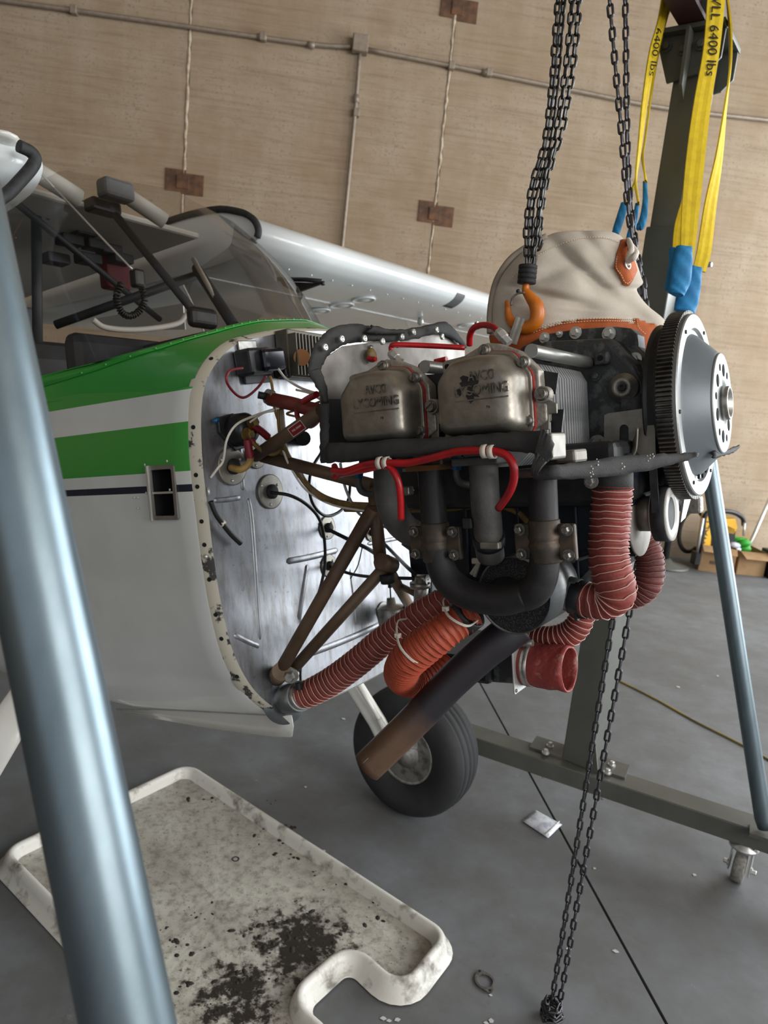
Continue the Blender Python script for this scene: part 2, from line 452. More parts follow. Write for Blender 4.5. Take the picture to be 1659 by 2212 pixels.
def slotscrew(mb, p, ax, r, h):
    ax = unit(ax); u, w = frame_of(ax)
    a = random.uniform(0, 3.1); u, w = u * math.cos(a) + w * math.sin(a), w * math.cos(a) - u * math.sin(a)
    mb.lathe(p, ax, [(r * 1.25, 0), (r * 1.25, h * .2), (r, h * .2), (r, h * .7)], 18)
    for sgn in (-1, 1):
        m = 8; pts = []
        for k in range(m + 1):
            t = -math.pi / 2 + math.pi * k / m + .13 * (1 if k == 0 else -1 if k == m else 0)
            pts.append(np.asarray(p) + ax * h * .7 + (u * math.cos(t) * sgn + w * math.sin(t)) * r * .97 + u * sgn * r * .05)
        mb.prism(pts if sgn > 0 else pts[::-1], ax * h * .3)
    return mb
def rrect(c, X, Y, w, h, r, n=5):
    """rounded rectangle outline"""
    out = []
    for sx, sy, a0 in ((1, 1, 0), (-1, 1, 90), (-1, -1, 180), (1, -1, 270)):
        for k in range(n + 1):
            a = R(a0 + 90 * k / n)
            out.append(np.asarray(c) + X * (sx * (w / 2 - r) + r * math.cos(a)) + Y * (sy * (h / 2 - r) + r * math.sin(a)))
    return out
# ================================================================== SETTING
# floor: two slabs either side of a saw-cut joint, over a dark sub-base
jA, jB = FL(1035, 1472), FL(1440, 2212)
jd = unit(jB - jA); jn = vec(-jd[1], jd[0], 0)
if jn[0] < 0: jn = -jn
def slab_poly(side):
    g = .0045
    a = jA - jd * 14 + jn * side * g; b = jA + jd * 14 + jn * side * g
    pts = [a, b, b + jn * side * 14, a + jn * side * 14]
    pts = [vec(p[0], p[1], 0) for p in pts]
    ar = sum(pts[i][0] * pts[(i + 1) % 4][1] - pts[(i + 1) % 4][0] * pts[i][1] for i in range(4))
    return pts if ar > 0 else pts[::-1]
fb = MB(); fb.box((0, 3, -.13), 28, 28, .1)
floor = fb.build('floor', 'hole', kind='structure', origin=(0, 3, -.13))
for s_ in (-1, 1):
    mb = MB(); mb.prism([p + Z * -.08 for p in slab_poly(s_)], Z * .08); mb.build('slab', 'floor', floor, origin=vec(0, 3, 0))

# back wall: tilt-up panels with sealed joints and rusty weld plates
wz = -0.05
def wp(s, z, off=0.0): return WO + WD * s + WN * off + Z * (z - WO[2])
def ws(P): return float((P - WO) @ WD)
j1, j2 = ws(WL(404, 215)), ws(WL(955, 300))
dj = j2 - j1
wb = MB(); wb.box(wp(0, 4, -.25), 18, .1, 8.4, (WD, WN, Z))
wall = wb.build('wall_back', 'hole', kind='structure')
edges = [j1 - dj * 2, j1 - dj, j1, j2, j2 + dj * 1.0, j2 + dj * 2.2]
for a, b in zip(edges[:-1], edges[1:]):
    mb = MB(); mb.box(wp((a + b) / 2, 4, -.1), b - a - .02, .2, 8.2, (WD, WN, Z)); mb.build('panel', 'wall', wall, bevel=.006)
for s in edges[1:-1]:
    mb = MB(); pts = []; rad = []
    for z in np.arange(0, 8, .05):
        pts.append(wp(s + random.uniform(-.004, .004), z, -.004)); rad.append(.012 + random.uniform(-.004, .005))
    mb.tube(pts, rad, 6); mb.build('joint_sealant', 'sealant', wall)
for x, y in ((395, 397), (938, 465), (988, 22)):
    c = WL(x, y); s, z = ws(c), c[2]
    mb = MB(); mb.box(wp(s - .06, z + .02, .004), .16, .008, .17, (WD, WN, Z)); mb.box(wp(s + .08, z, .005), .17, .01, .16, (WD, WN, Z)); mb.build('weld_plate', 'weld_plate', wall)
    mb = MB(); mb.box(wp(s + .0, z + .01, .012), .10, .012, .10, (WD, WN, Z)); mb.build('weld_clip', 'weld_plate', wall, bevel=.004)
mb = MB(); mb.box((-7.6, 3, 4), .2, 22, 8.4); mb.build('wall_left', 'wall', kind='structure')
mb = MB(); mb.box((0, 3, 8.3), 16, 22, .2); mb.build('ceiling', 'wall', kind='structure')

# conduit on the wall
cd = thing('electrical_conduit', 'thin grey metal conduit with square junction box running along the concrete wall', 'conduit', wp(ws(WL(777, 102)), WL(777, 102)[2], 0))
jb = WL(777, 102)
mb = MB(); mb.box(jb + WN * .05, .125, .09, .125, (WD, WN, Z)); o = mb.build('junction_box', 'conduit', cd, bevel=.004)
mb = MB(); mb.box(jb + WN * .097, .115, .006, .115, (WD, WN, Z)); mb.build('box_cover', 'conduit', o, bevel=.002)
def wpx(L_): return [WL(x, y, .035) for x, y in L_]
for L_ in ([(-900, -122), (-60, -8), (300, 42), (560, 80), (690, 97), (764, 101)], [(790, 106), (975, 142), (1240, 195), (1445, 234), (1700, 264), (2100, 312)], [(777, 116), (768, 230), (754, 380), (738, 545), (728, 660)]):
    mb = MB(); mb.tube(smoothpts(wpx(L_), 6), .017, 10); mb.build('pipe', 'conduit', cd)
for x, y, x2, y2 in ((556, 79, 576, 82), (664, 96, 680, 98), (770, 205, 769, 222), (1040, 155, 1060, 159)):
    mb = MB(); mb.cyl(WL(x, y, .035), WL(x2, y2, .035), .024, 10); mb.build('coupling', 'conduit', cd)
for x, y in ((568, 80), (770, 244), (1056, 157), (975, 142), (160, 22)):
    mb = MB(); mb.box(WL(x, y, .03), .05, .06, .06, (WD, WN, Z)); mb.build('strap', 'conduit', cd, bevel=.006)

# ================================================================== GANTRY CRANE
gb = unit(vec(.895, -.445, 0)); ga = vec(.445, .895, 0)          # along / across the base beam
gl = vec(.40, 2.475, 0)
gt = thing('gantry_crane', 'grey green steel gantry crane with column, floor beam and sloping galvanised pipe braces', 'crane', gl + gb * .5 + ga * .05)
ze, zt = .14, .205
mb = MB(); c = gl + gb * .55 + ga * .05 + Z * (ze + zt) / 2; mb.box(c, 1.9, .1, zt - ze, (gb, ga, Z)); mb.build('base_beam', 'gantry', gt, bevel=.004)
cb = vec(.7217, 2.37, 0)
rot = R(-9); kb = gb * math.cos(rot) + ga * math.sin(rot); ka = -gb * math.sin(rot) + ga * math.cos(rot)
mb = MB(); mb.box(cb + kb * .05 + ka * .08 + Z * (zt + 2.02) / 2, .10, .16, 2.02 - zt, (kb, ka, Z)); mb.build('column_sleeve', 'gantry', gt, bevel=.004)
mb = MB(); mb.box(cb + kb * .05 + ka * .08 + Z * 2.2, .085, .14, .9, (kb, ka, Z)); mb.build('column', 'gantry', gt, bevel=.004)
# foot plate with bolts
mb = MB(); mb.box(cb + gb * .05 + ga * .05 + Z * (zt + .004), .34, .1, .008, (gb, ga, Z)); mb.build('foot_plate', 'gantry', gt)
for x, y in ((1188, 1612), (1178, 1627), (1321, 1653), (1312, 1670)):
    mb = MB(); hexbolt(mb, FL(x, y, zt + .008), Z, .009, .016); mb.build('bolt', 'zinc', gt)
for x, y in ((1173, 1680), (1301, 1727)):
    p = FL(x, y, .13); mb = MB(); mb.cyl(p, p + Z * .02, .006, 8); mb.build('bolt', 'zinc', gt)
# gusset weld light triangle at column foot
p0 = cb + kb * .105 + Z * zt
mb = MB(); mb.prism([p0, p0 + kb * .03, p0 + Z * .12], ka * .008); mb.build('gusset', 'gantry', gt)
# braces
def brace(a, b, r):
    a = np.asarray(a); b = np.asarray(b); m = MB()
    d = unit(b - a); m.tube([a, a + d * .03, b - d * .03, b], [r, r, r, r * .8], 24); return m.build('brace', 'galv', gt)
bt = at_depth(1463, 560, 2.33); bb = FL(1652, 1790, zt + .02)
brace(bt, bb, .0255)
mb = MB(); mb.box(bb - Z * .02, .08, .06, .012, (gb, ga, Z)); mb.build('brace_foot', 'gantry', gt)
mb = MB(); mb.box(bt, .07, .05, .12, (gb, ga, Z)); mb.build('brace_bracket', 'gantry', gt, bevel=.003)
p = at_depth(1408, 512, 2.27); mb = MB(); hexbolt(mb, p, -ga, .009, .012); mb.build('bolt', 'zinc', gt)
p = at_depth(1517, 572, 2.30); mb = MB(); hexbolt(mb, p, gb - ga * .3, .009, .03); mb.build('bolt', 'zinc', gt)
# near brace: the big blurred pipe in the foreground, same pipe on the near frame
n0, n1 = at_depth(-62, 560, .52), at_depth(288, 2260, .48)
nd = unit(n1 - n0)
mb = MB(); mb.tube([n0 - nd * .5, n0, n1, n1 + nd * .62], .0295, 32); mb.build('brace', 'galv', gt)
# caster under the forward end
cp = vec(1.245, 2.055, 0) + ga * .03
cas = group_part('caster', gt, cp + Z * .05)
wx = unit(gb * .95 + ga * -.15); wy = np.cross(Z, wx)
mb = MB(); mb.lathe(cp + Z * .05 - wx * .018, wx, [(.02, 0), (.046, .0), (.05, .004), (.05, .032), (.046, .036), (.02, .036)], 28); mb.build('wheel', mat('grey_caster_tread', '#6d6b66', .8, 0, '#8b8983', 90, .4, .6), cas)
for sg in (-1, 1):
    q = cp + Z * .085 + wx * sg * .03
    mb = MB(); mb.box(q, .005, .04, .1, (wx, wy, Z)); mb.build('fork', 'zinc', cas, bevel=.002)
    mb = MB(); hexbolt(mb, cp + Z * .05 + wx * sg * .033, wx * sg, .008, .016); mb.build('axle_nut', 'zinc', cas)
mb = MB(); mb.lathe(cp + Z * .122, Z, [(.045, 0), (.045, .008), (.03, .012), (.03, .018)], 20); mb.build('swivel', 'zinc', cas)
# column head
hd = cb + kb * .05 + ka * .07
zt2 = 2.56
mb = MB(); mb.box(hd + Z * zt2, .185, .22, .014, (kb, ka, Z)); mb.build('head_plate', 'gantry', gt, bevel=.002)
for off in (-.08, .09):
    P = [hd + ka * off + kb * q + Z * (zt2 + h) for q, h in ((-.09, -.008), (.09, -.008), (.09, -.085), (.06, -.115), (-.055, -.135), (-.09, -.045))]
    mb = MB(); mb.prism(P, ka * .01); mb.build('side_plate', 'gantry', gt, bevel=.0015)
q = hd - ka * .085 + Z * (zt2 - .10)
mb = MB(); mb.prism([q - kb * .004 + Z * .09, q - kb * .004 + Z * .09 - ka * .05, q - kb * .004 - Z * .06 - ka * .035, q - kb * .004 - Z * .09], kb * .009); mb.build('gusset', 'gantry', gt)
for q_, h in ((-.07, -.035), (-.02, -.05), (.03, -.045)):
    mb = MB(); hexbolt(mb, hd - ka * .082 + kb * q_ + Z * (zt2 + h), -ka, .011, .016); mb.build('bolt', 'gantry', gt)
# overhead beam stub that carries slings and hoist (mostly out of frame)
mb = MB(); 
for du, w_, h_ in ((0, .075, .012), (.23, .09, .012), (.115, .012, .22)): mb.box(hd + Z * (zt2 + .014 + du) - ka * .55, w_, 1.5, h_, (kb, ka, Z))
mb.build('overhead_beam', 'purple', gt)

# ================================================================== CHAINS
def link_mesh(pitch, wr, name):
    hl = pitch / 2 - wr * .15; hw = wr * 1.75; P = []
    m = 6
    for k in range(m + 1): a = -math.pi / 2 + math.pi * k / m; P.append(vec(hl - .25 * wr + hw * math.cos(a) - hw * .55, hw * math.sin(a), 0))
    for k in range(m + 1): a = math.pi / 2 + math.pi * k / m; P.append(vec(-hl + .25 * wr + hw * math.cos(a) + hw * .55, hw * math.sin(a), 0))
    mb = MB(); mb.tube(P, wr, 6, closed=True); return mb
def chain(parent, P, pitch, wr, mt, roll=.6, proto=[None], jitter=0):
    Q, _ = resample(smoothpts(P, 8), pitch)
    src = None
    for i in range(len(Q) - 1):
        c = (Q[i] + Q[i + 1]) / 2; t = unit(Q[i + 1] - Q[i]); u = unit(np.cross(t, vec(0.2, 1, .05))); w = np.cross(t, u)
        a = roll + (math.pi / 2 if i % 2 else 0) + random.uniform(-jitter, jitter)
        ax = u * math.cos(a) + w * math.sin(a); az = np.cross(t, ax)
        if proto[0] is None:
            ob = link_mesh(pitch, wr, 'chain_link').build('chain_link', mt, parent, origin=(0, 0, 0))
            m = Matrix((t, ax, az)).transposed().to_4x4(); m.translation = Vector(c - WPOS[parent.name]); ob.matrix_basis = m; proto[0] = ob
        else: link_copy(proto[0], c, (t, ax, az), parent)
# hand chain: two falls, hanging plumb below the engine, gathered in a heap on the floor
hc = thing('hand_chain', 'long bare steel hand chain loop hanging beside the canvas bag down to the floor', 'chain', vec(.53, 1.5, 0))
pr = [None]
hx, hy = .535, 1.4975
foot = vec(hx, hy, .05)
chain(hc, [at_depth(1313, -40, 1.50), at_depth(1327, 120, 1.50), at_depth(1343, 290, 1.50), at_depth(1357, 450, 1.5), at_depth(1374, 560, 1.5), at_depth(1388, 650, 1.5), vec(hx + .02, hy + .03, 1.45), vec(hx, hy, 1.1) + C_RT * .017, foot + C_RT * .011 + Z * .2, foot + C_RT * .010], .0245, .0028, 'chain', .3, pr)
chain(hc, [at_depth(1350, -40, 1.52), at_depth(1352, 100, 1.52), at_depth(1354, 250, 1.52), at_depth(1360, 420, 1.52), at_depth(1378, 560, 1.51), at_depth(1394, 650, 1.5), vec(hx + .0, hy + .03, 1.45), vec(hx, hy, 1.1) - C_RT * .017, foot - C_RT * .011 + Z * .2, foot - C_RT * .010], .0245, .0028, 'chain', .5, pr)
hp = []
for k in range(16):
    a = k * 1.9; hp.append(foot + vec(.030 * math.cos(a) * (1 - k / 40) - .01, .028 * math.sin(a) - .012, -.040 + .0028 * k))
chain(hc, hp, .0245, .0028, 'chain', .9, pr, .6)
# load chain: four falls bunched together, to the hook
hk_ = EL(1137, 690, -.02); HD = depth(hk_)
lc = thing('hoist_hook_chain', 'bundle of dark oily load chain falls ending in an orange lifting hook over the engine', 'chain hoist', EL(1138, 590, -.02))
pl = [None]
for k, L_ in enumerate(([(1208, -40), (1201, 60), (1192, 190), (1176, 310), (1152, 390), (1143, 440), (1137, 500), (1139, 560), (1139, 574)],
                        [(1222, -40), (1212, 60), (1203, 170), (1188, 290), (1170, 370), (1150, 440), (1147, 510), (1144, 574)],
                        [(1238, -40), (1232, 60), (1217, 190), (1198, 300), (1176, 380), (1164, 460), (1155, 520), (1146, 574)],
                        [(1252, -40), (1246, 60), (1232, 180), (1212, 290), (1194, 340), (1172, 430), (1163, 510), (1149, 574)])):
    chain(lc, [EL(x, y, -.02 + (.012 if k % 2 else -.006)) for x, y in L_], .0172, .0026, 'load_chain', .3 + k * .45, pl, .25)
chain(lc, [EL(x, y, .02) for x, y in ((1172, 430), (1166, 480), (1168, 520), (1160, 540))], .0172, .0026, 'load_chain', .3, pl, .25)
# sleeve (ridged), hook, latch, strap
top, bot = EL(1141, 572, -.02), EL(1137, 614, -.02)
ax = unit(bot - top); hl = np.linalg.norm(bot - top); rs = 20 * HD / FPX
mb = MB(); pf = []
for k in range(4): a = hl * k / 4; pf += [(rs * .9, a), (rs, a + .001), (rs * 1.0, a + hl / 4 - .0015), (rs * .9, a + hl / 4 - .0005)]
mb.lathe(top, ax, pf, 24); mb.build('sleeve', 'rubber', lc)
hkpts = [(1137, 612, 14), (1136, 628, 17), (1147, 644, 24), (1158, 660, 30), (1161, 680, 31), (1154, 699, 30), (1137, 708, 28), (1118, 705, 24), (1104, 694, 20), (1098, 678, 16), (1097, 662, 12), (1094, 650, 8)]
P = smoothpts([np.r_[EL(x, y, -.02), w * HD / (2 * FPX)] for x, y, w in hkpts], 6)
mb = MB(); mb.tube([p[:3] for p in P], [p[3] for p in P], 14); hook = mb.build('hook', 'hook', lc)
wire(elw([(1133, 632, -.03), (1118, 634, -.03), (1107, 644, -.03), (1104, 660, -.028)]), .0022, 'latch', 'steel', lc)
mb = MB(); mb.ball(EL(1119, 629, -.03), .004); mb.build('latch_pin', 'black_plastic', lc)

# ================================================================== SLINGS
def strap(mb, P, wd, width, th):
    """flat webbing along P, wd(i): direction across"""
    rows = []
    for i, p in enumerate(P):
        t = unit(P[min(i + 1, len(P) - 1)] - P[max(i - 1, 0)]); w = wd[i] if isinstance(wd, list) else wd
        w = unit(w - t * (w @ t)); n = np.cross(t, w); hw = (width[i] if not np.isscalar(width) else width) / 2
        rows.append([p + w * hw + n * th / 2, p + w * hw * .5 + n * th * .8, p + n * th * .5, p - w * hw * .5 + n * th * .8, p - w * hw + n * th / 2, p - w * hw - n * th / 2, p - n * th * .6, p + w * hw - n * th / 2])
    mb.grid(rows, wrap=True, smooth=False)
def sling(name, label, legs, eyes, d, text=None):
    t = thing(name, label, 'sling', at_depth(legs[0][0][0], legs[0][0][1] + 200, d), 'yellow webbing slings draped over the crane')
    for L_, dd in legs_iter(legs):
        P = smoothpts([np.r_[at_depth(x, y, d + dd), w * (d + dd) / FPX, a] for x, y, w, a in L_], 8)
        pp = [p[:3] for p in P]; wd = [unit(C_RT * math.cos(R(p[4])) + C_FW * math.sin(R(p[4]))) for p in P]
        ww = [p[3] / max(.25, abs(math.cos(R(p[4])))) for p in P]
        mb = MB(); strap(mb, pp, wd, [min(w, .085) for w in ww], .0045); mb.build('webbing', 'sling', t)
    for L_, dd in eyes:
        P = smoothpts([np.r_[at_depth(x, y, d + dd), w * (d + dd) / FPX] for x, y, w in L_], 6)
        mb = MB(); rows = []
        for i, p in enumerate(P):
            tt = unit(P[min(i + 1, len(P) - 1)][:3] - P[max(i - 1, 0)][:3]); w = unit(C_RT - tt * (C_RT @ tt)); n = np.cross(tt, w); hw = p[3] / 2
            rows.append([p[:3] + w * hw * math.cos(a) + n * min(hw * .8, .014) * math.sin(a) * (1 + .25 * math.sin(a * 3 + i)) for a in np.linspace(0, 2 * math.pi, 14, endpoint=False)])
        mb.grid(rows, wrap=True); b = len(mb.v) - 14
        mb.f += [tuple(range(13, -1, -1)), tuple(range(b, b + 14))]; mb.sm += [False, False]
        mb.build('eye_sleeve', 'sling_blue', t, label='blue sleeve on the eye of the sling')
    return t
def legs_iter(legs):
    for k, L_ in enumerate(legs): yield L_, (0.0, .06, .1)[k]
DS = 1.96
s1 = sling('lifting_sling', 'wide yellow webbing sling hanging down the near face of the crane column', [
    [(1549, -40, 38, 0), (1546, 10, 38, 0), (1536, 112, 36, 5), (1517, 224, 38, 5), (1503, 336, 40, 0), (1492, 448, 38, 0), (1486, 530, 32, 0), (1482, 560, 28, 0)],
    [(1566, -40, 20, 60), (1577, 60, 12, 70), (1577, 140, 12, 70), (1566, 240, 18, 60), (1553, 340, 24, 45), (1535, 440, 30, 25), (1521, 540, 32, 10), (1510, 585, 28, 0)],
    [(1484, 440, 26, 0), (1470, 490, 26, 0), (1463, 545, 22, 0)]],
    [([(1478, 534, 36), (1475, 560, 42), (1470, 600, 46), (1463, 625, 40), (1460, 636, 34)], -.02), ([(1458, 537, 26), (1456, 570, 24), (1450, 600, 22), (1446, 628, 20)], .0), ([(1502, 578, 30), (1494, 610, 42), (1485, 645, 50), (1478, 674, 46)], .05)], DS)
def sling_text(body, P0, P1, s0, width, tside, t, d):
    pass
def px_text(body, a, b, hpx, d, parent, name, mt='ink', off=.004):
    """lettering laid along the strap from a to b, letter height hpx"""
    Pa, Pb = at_depth(*a, d - off), at_depth(*b, d - off); xd = Pb - Pa; yd = np.cross(-C_FW, unit(xd))
    h = hpx * d / FPX
    return txt(body, Pa, xd, yd, np.linalg.norm(xd), mt, parent, name, .0004, h)
px_text('WLL 6400 lbs', (1541, -24), (1525, 163), 20, DS, s1, 'lettering', off=.007)
s2 = sling('lifting_sling', 'narrow looking yellow sling with twisted legs on the far side of the hand chain', [
    [(1443, -30, 22, 30), (1428, 50, 20, 40), (1412, 110, 22, 40), (1401, 165, 18, 40), (1390, 240, 16, 50), (1381, 320, 14, 60), (1373, 390, 10, 70), (1379, 440, 8, 70)],
    [(1459, -10, 14, 40), (1440, 25, 14, 50), (1420, 120, 10, 70), (1407, 200, 10, 70), (1393, 300, 8, 75), (1388, 340, 7, 75), (1395, 392, 9, 60)],
    [(1374, 360, 7, 70), (1372, 395, 7, 60), (1352, 436, 8, 50), (1350, 442, 10, 40)]],
    [([(1349, 440, 16), (1342, 465, 18), (1334, 490, 18), (1329, 506, 16)], .1), ([(1377, 440, 10), (1372, 470, 12), (1364, 500, 16), (1358, 520, 14)], .02), ([(1393, 392, 9), (1394, 430, 12), (1391, 465, 16), (1384, 488, 18), (1376, 490, 14)], .08)], DS + .1)
px_text('6400 lbs', (1417, 60), (1402, 163), 13, DS + .1, s2, 'lettering', off=.012)

# ================================================================== CANVAS CHAIN BAG
# outline rows: (y, left, right) of the bag hanging behind the hook; round in depth, with folds
BD = 1.44
bagrows = [(499, 1250, 1296), (503, 1205, 1322), (512, 1180, 1341), (528, 1148, 1352), (550, 1118, 1366), (575, 1096, 1376), (600, 1077, 1384), (612, 1071, 1387), (625, 1065, 1374), (645, 1061, 1384), (665, 1059, 1402), (690, 1058, 1432), (715, 1058, 1441), (740, 1062, 1437), (765, 1070, 1428), (790, 1080, 1420), (830, 1100, 1400)]
bg = thing('canvas_chain_bag', 'beige canvas bag with orange suede trim hanging behind the hook, above the engine', 'bag', at_depth(1250, 800, BD))
BR = smoothpts([vec(*r_) for r_ in bagrows], 5)
NB = 72
def bag_pt(i, a):
    y, xl, xr = BR[i]; xc, hw = (xl + xr) / 2, (xr - xl) / 2
    x = xc + hw * math.cos(a); dn = math.sin(a)
    tt = i / (len(BR) - 1)
    dep = .078 * min(1, .25 + 2.2 * tt)
    fold = 0.0
    if dn < 0:
        u_ = (x - 1060) / 380; v_ = (y - 500) / 300
        # deep diagonal folds that fan down from the grommet corner
        for cx0, cy0, sl, amp, wd_ in ((1230, 560, .95, .020, 16), (1180, 640, .22, .018, 12), (1300, 560, 1.35, .014, 14), (1140, 610, -.35, .012, 13), (1235, 668, .12, .012, 9), (1330, 640, .8, .012, 12)):
            dd = (y - cy0) - sl * (x - cx0); dd /= math.hypot(1, sl); al = (x - cx0) / 100
            fold += amp * math.exp(-(dd / wd_) ** 2) * math.exp(-al * al * .8) * -dn
        fold += .004 * math.sin(x * .05 + y * .03) * -dn
    return at_depth(x, y - 3 * dn * dn * 0, BD + dep * dn + fold)
rows = [[bag_pt(i, 2 * math.pi * k / NB) for k in range(NB)] for i in range(len(BR))]
def trim_line(x): return 722 - 37 * math.exp(-((x - 1290) / 125) ** 2) - (8 if x > 1370 else 0)
V = [p for r_ in rows for p in r_]
mbc, mbl = MB(), MB()
fc, fl_ = [], []
for i in range(len(BR) - 1):
    for k in range(NB):
        f = (i * NB + k, i * NB + (k + 1) % NB, (i + 1) * NB + (k + 1) % NB, (i + 1) * NB + k)
        y = BR[i][0]; x = (BR[i][1] + BR[i][2]) / 2 + (BR[i][2] - BR[i][1]) / 2 * math.cos(2 * math.pi * (k + .5) / NB)
        (fl_ if y > trim_line(x) else fc).append(f)
fc.append(tuple(range(NB)))
mbc.add(V, fc, True); mbl.add(V, fl_, True)
def compact(mb):
    used = sorted({i for f in mb.f for i in f}); mp = {o: n for n, o in enumerate(used)}
    mb.v = [mb.v[i] for i in used]; mb.f = [tuple(mp[i] for i in f) for f in mb.f]; return mb
compact(mbc).build('canvas', 'canvas', bg, solid=.003); compact(mbl).build('leather_bottom', 'leather', bg, solid=.006, label='orange suede lower panel')
# suede corner patch with grommet, rope through it
def bag_front(x, y, off=.006):
    i = int(np.argmin([abs(r_[0] - y) for r_ in BR])); _, xl, xr = BR[i]; c = np.clip((x - (xl + xr) / 2) / ((xr - xl) / 2), -.985, .985)
    p = bag_pt(i, -math.acos(c)); d = depth(p); return at_depth(x, y, d - off)
pp = [(1341, 519), (1352, 518), (1357, 545), (1368, 562), (1375, 585), (1366, 606), (1358, 618), (1347, 614), (1338, 594), (1327, 577), (1333, 548)]
cen = bag_front(1350, 570, .009); rim = [bag_front(x, y, .006) for x, y in pp]
mb = MB(); mb.add([cen] + rim, [(0, i + 1, (i + 1) % len(rim) + 1) for i in range(len(rim))], True); mb.build('corner_patch', 'leather', bg, solid=.005, label='orange suede corner patch')
gp = bag_front(1356, 572, .014)
mb = MB(); gn = unit(-C_FW * .8 + C_RT * .6); u_, w_ = frame_of(gn); mb.tube([gp + (u_ * math.cos(a) + w_ * math.sin(a)) * .0075 for a in np.linspace(0, 2 * math.pi, 20, endpoint=False)], .0022, 8, closed=True); mb.build('grommet', 'zinc', bg)
wire([bag_front(1354, 572, .010), bag_front(1358, 556, .03), at_depth(1364, 540, 1.38), at_depth(1361, 527, 1.40), at_depth(1357, 519, 1.44)], .0055, 'rope', 'rope', bg, 10)
wire([bag_front(1356, 566, .012), at_depth(1370, 556, 1.37), at_depth(1374, 545, 1.39), at_depth(1366, 534, 1.42), at_depth(1358, 524, 1.45)], .0055, 'rope', 'rope', bg, 10)
# stitched seams
def stitch(L_, name='stitching', off=.0075):
    P, _ = resample([bag_front(x, y, off) for x, y in np.array(smoothpts([vec(*q) for q in L_], 10))], .0055)
    mb = MB()
    for i in range(len(P) - 1): mb.tube([P[i] + (P[i + 1] - P[i]) * .12, P[i] + (P[i + 1] - P[i]) * .8], .0007, 4)
    mb.build(name, 'thread', bg, kind='stuff')
stitch([(1105, 600), (1150, 560), (1205, 530), (1260, 514), (1310, 514), (1338, 524)])
stitch([(1150, 714), (1200, 697), (1250, 690), (1310, 688), (1372, 690)])
stitch([(1150, 719), (1200, 702), (1250, 695), (1310, 693), (1372, 695)])
stitch([(1344, 524), (1334, 550), (1331, 577), (1342, 594), (1350, 610), (1360, 610), (1370, 590)])
stitch([(1376, 690), (1380, 708), (1395, 722)])
wire([at_depth(1060 + k, y, BD - .02) for k, y in ((-2, 720), (-2, 680), (3, 640), (15, 600), (42, 560), (78, 533), (120, 510))], .006, 'binding', 'canvas_trim', bg)

# ================================================================== DRIP TRAY
zr = .048
cl = [FL(x, y, zr) for x, y in ((405, 1650), (966, 2016), (869, 2136), (757, 2034), (622, 2152), (716, 2235))]
cB, cC = cl[0], cl[1]; cA = FL(8, 1836, zr)
edge = unit(cl[2] - cC); cD = cA + (cC - cB)
# far corner D lies below the frame; keep the front edge straight through P4
tr_poly = [cB, cC, cl[2], cl[3], cl[4], cl[5], cD, cA]
rads = [.05, .05, .055, .06, .075, .05, .05, .05]
def fillet(P, rr, n=6):
    out = []
    m = len(P)
    for i in range(m):
        p, a, b = P[i], unit(P[i - 1] - P[i]), unit(P[(i + 1) % m] - P[i]); ang = math.acos(np.clip(a @ b, -1, 1)); t = rr[i] / math.tan(ang / 2)
        t = min(t, .45 * min(np.linalg.norm(P[i - 1] - p), np.linalg.norm(P[(i + 1) % m] - p))); r_ = t * math.tan(ang / 2)
        c = p + unit(a + b) * r_ / math.sin(ang / 2); s, e = p + a * t - c, p + b * t - c
        for k in range(n + 1):
            q = unit(s + (e - s) * (k / n)) * r_ if r_ > 1e-6 else s; 
            ang2 = math.acos(np.clip(unit(s) @ unit(e), -1, 1)); f = k / n
            q = (s * math.sin((1 - f) * ang2) + e * math.sin(f * ang2)) / max(1e-6, math.sin(ang2))
            out.append(c + q)
    return out
path = fillet(tr_poly, rads)
m = len(path); rows = []
area2 = sum(path[i][0] * path[(i + 1) % m][1] - path[(i + 1) % m][0] * path[i][1] for i in range(m)); osg = 1 if area2 < 0 else -1
prof = [(.036, .004), (.034, .008), (.022, .010), (.016, .034), (.010, .044), (.002, .049), (-.006, .048), (-.011, .042), (-.014, .034), (-.017, .018), (-.022, .013)]
for o_, h in prof:
    r_ = []
    for i in range(m):
        t = unit(path[(i + 1) % m] - path[i - 1]); nrm = vec(-t[1], t[0], 0) * osg
        q = path[i] + nrm * o_; r_.append(vec(q[0], q[1], h))
    rows.append(r_)
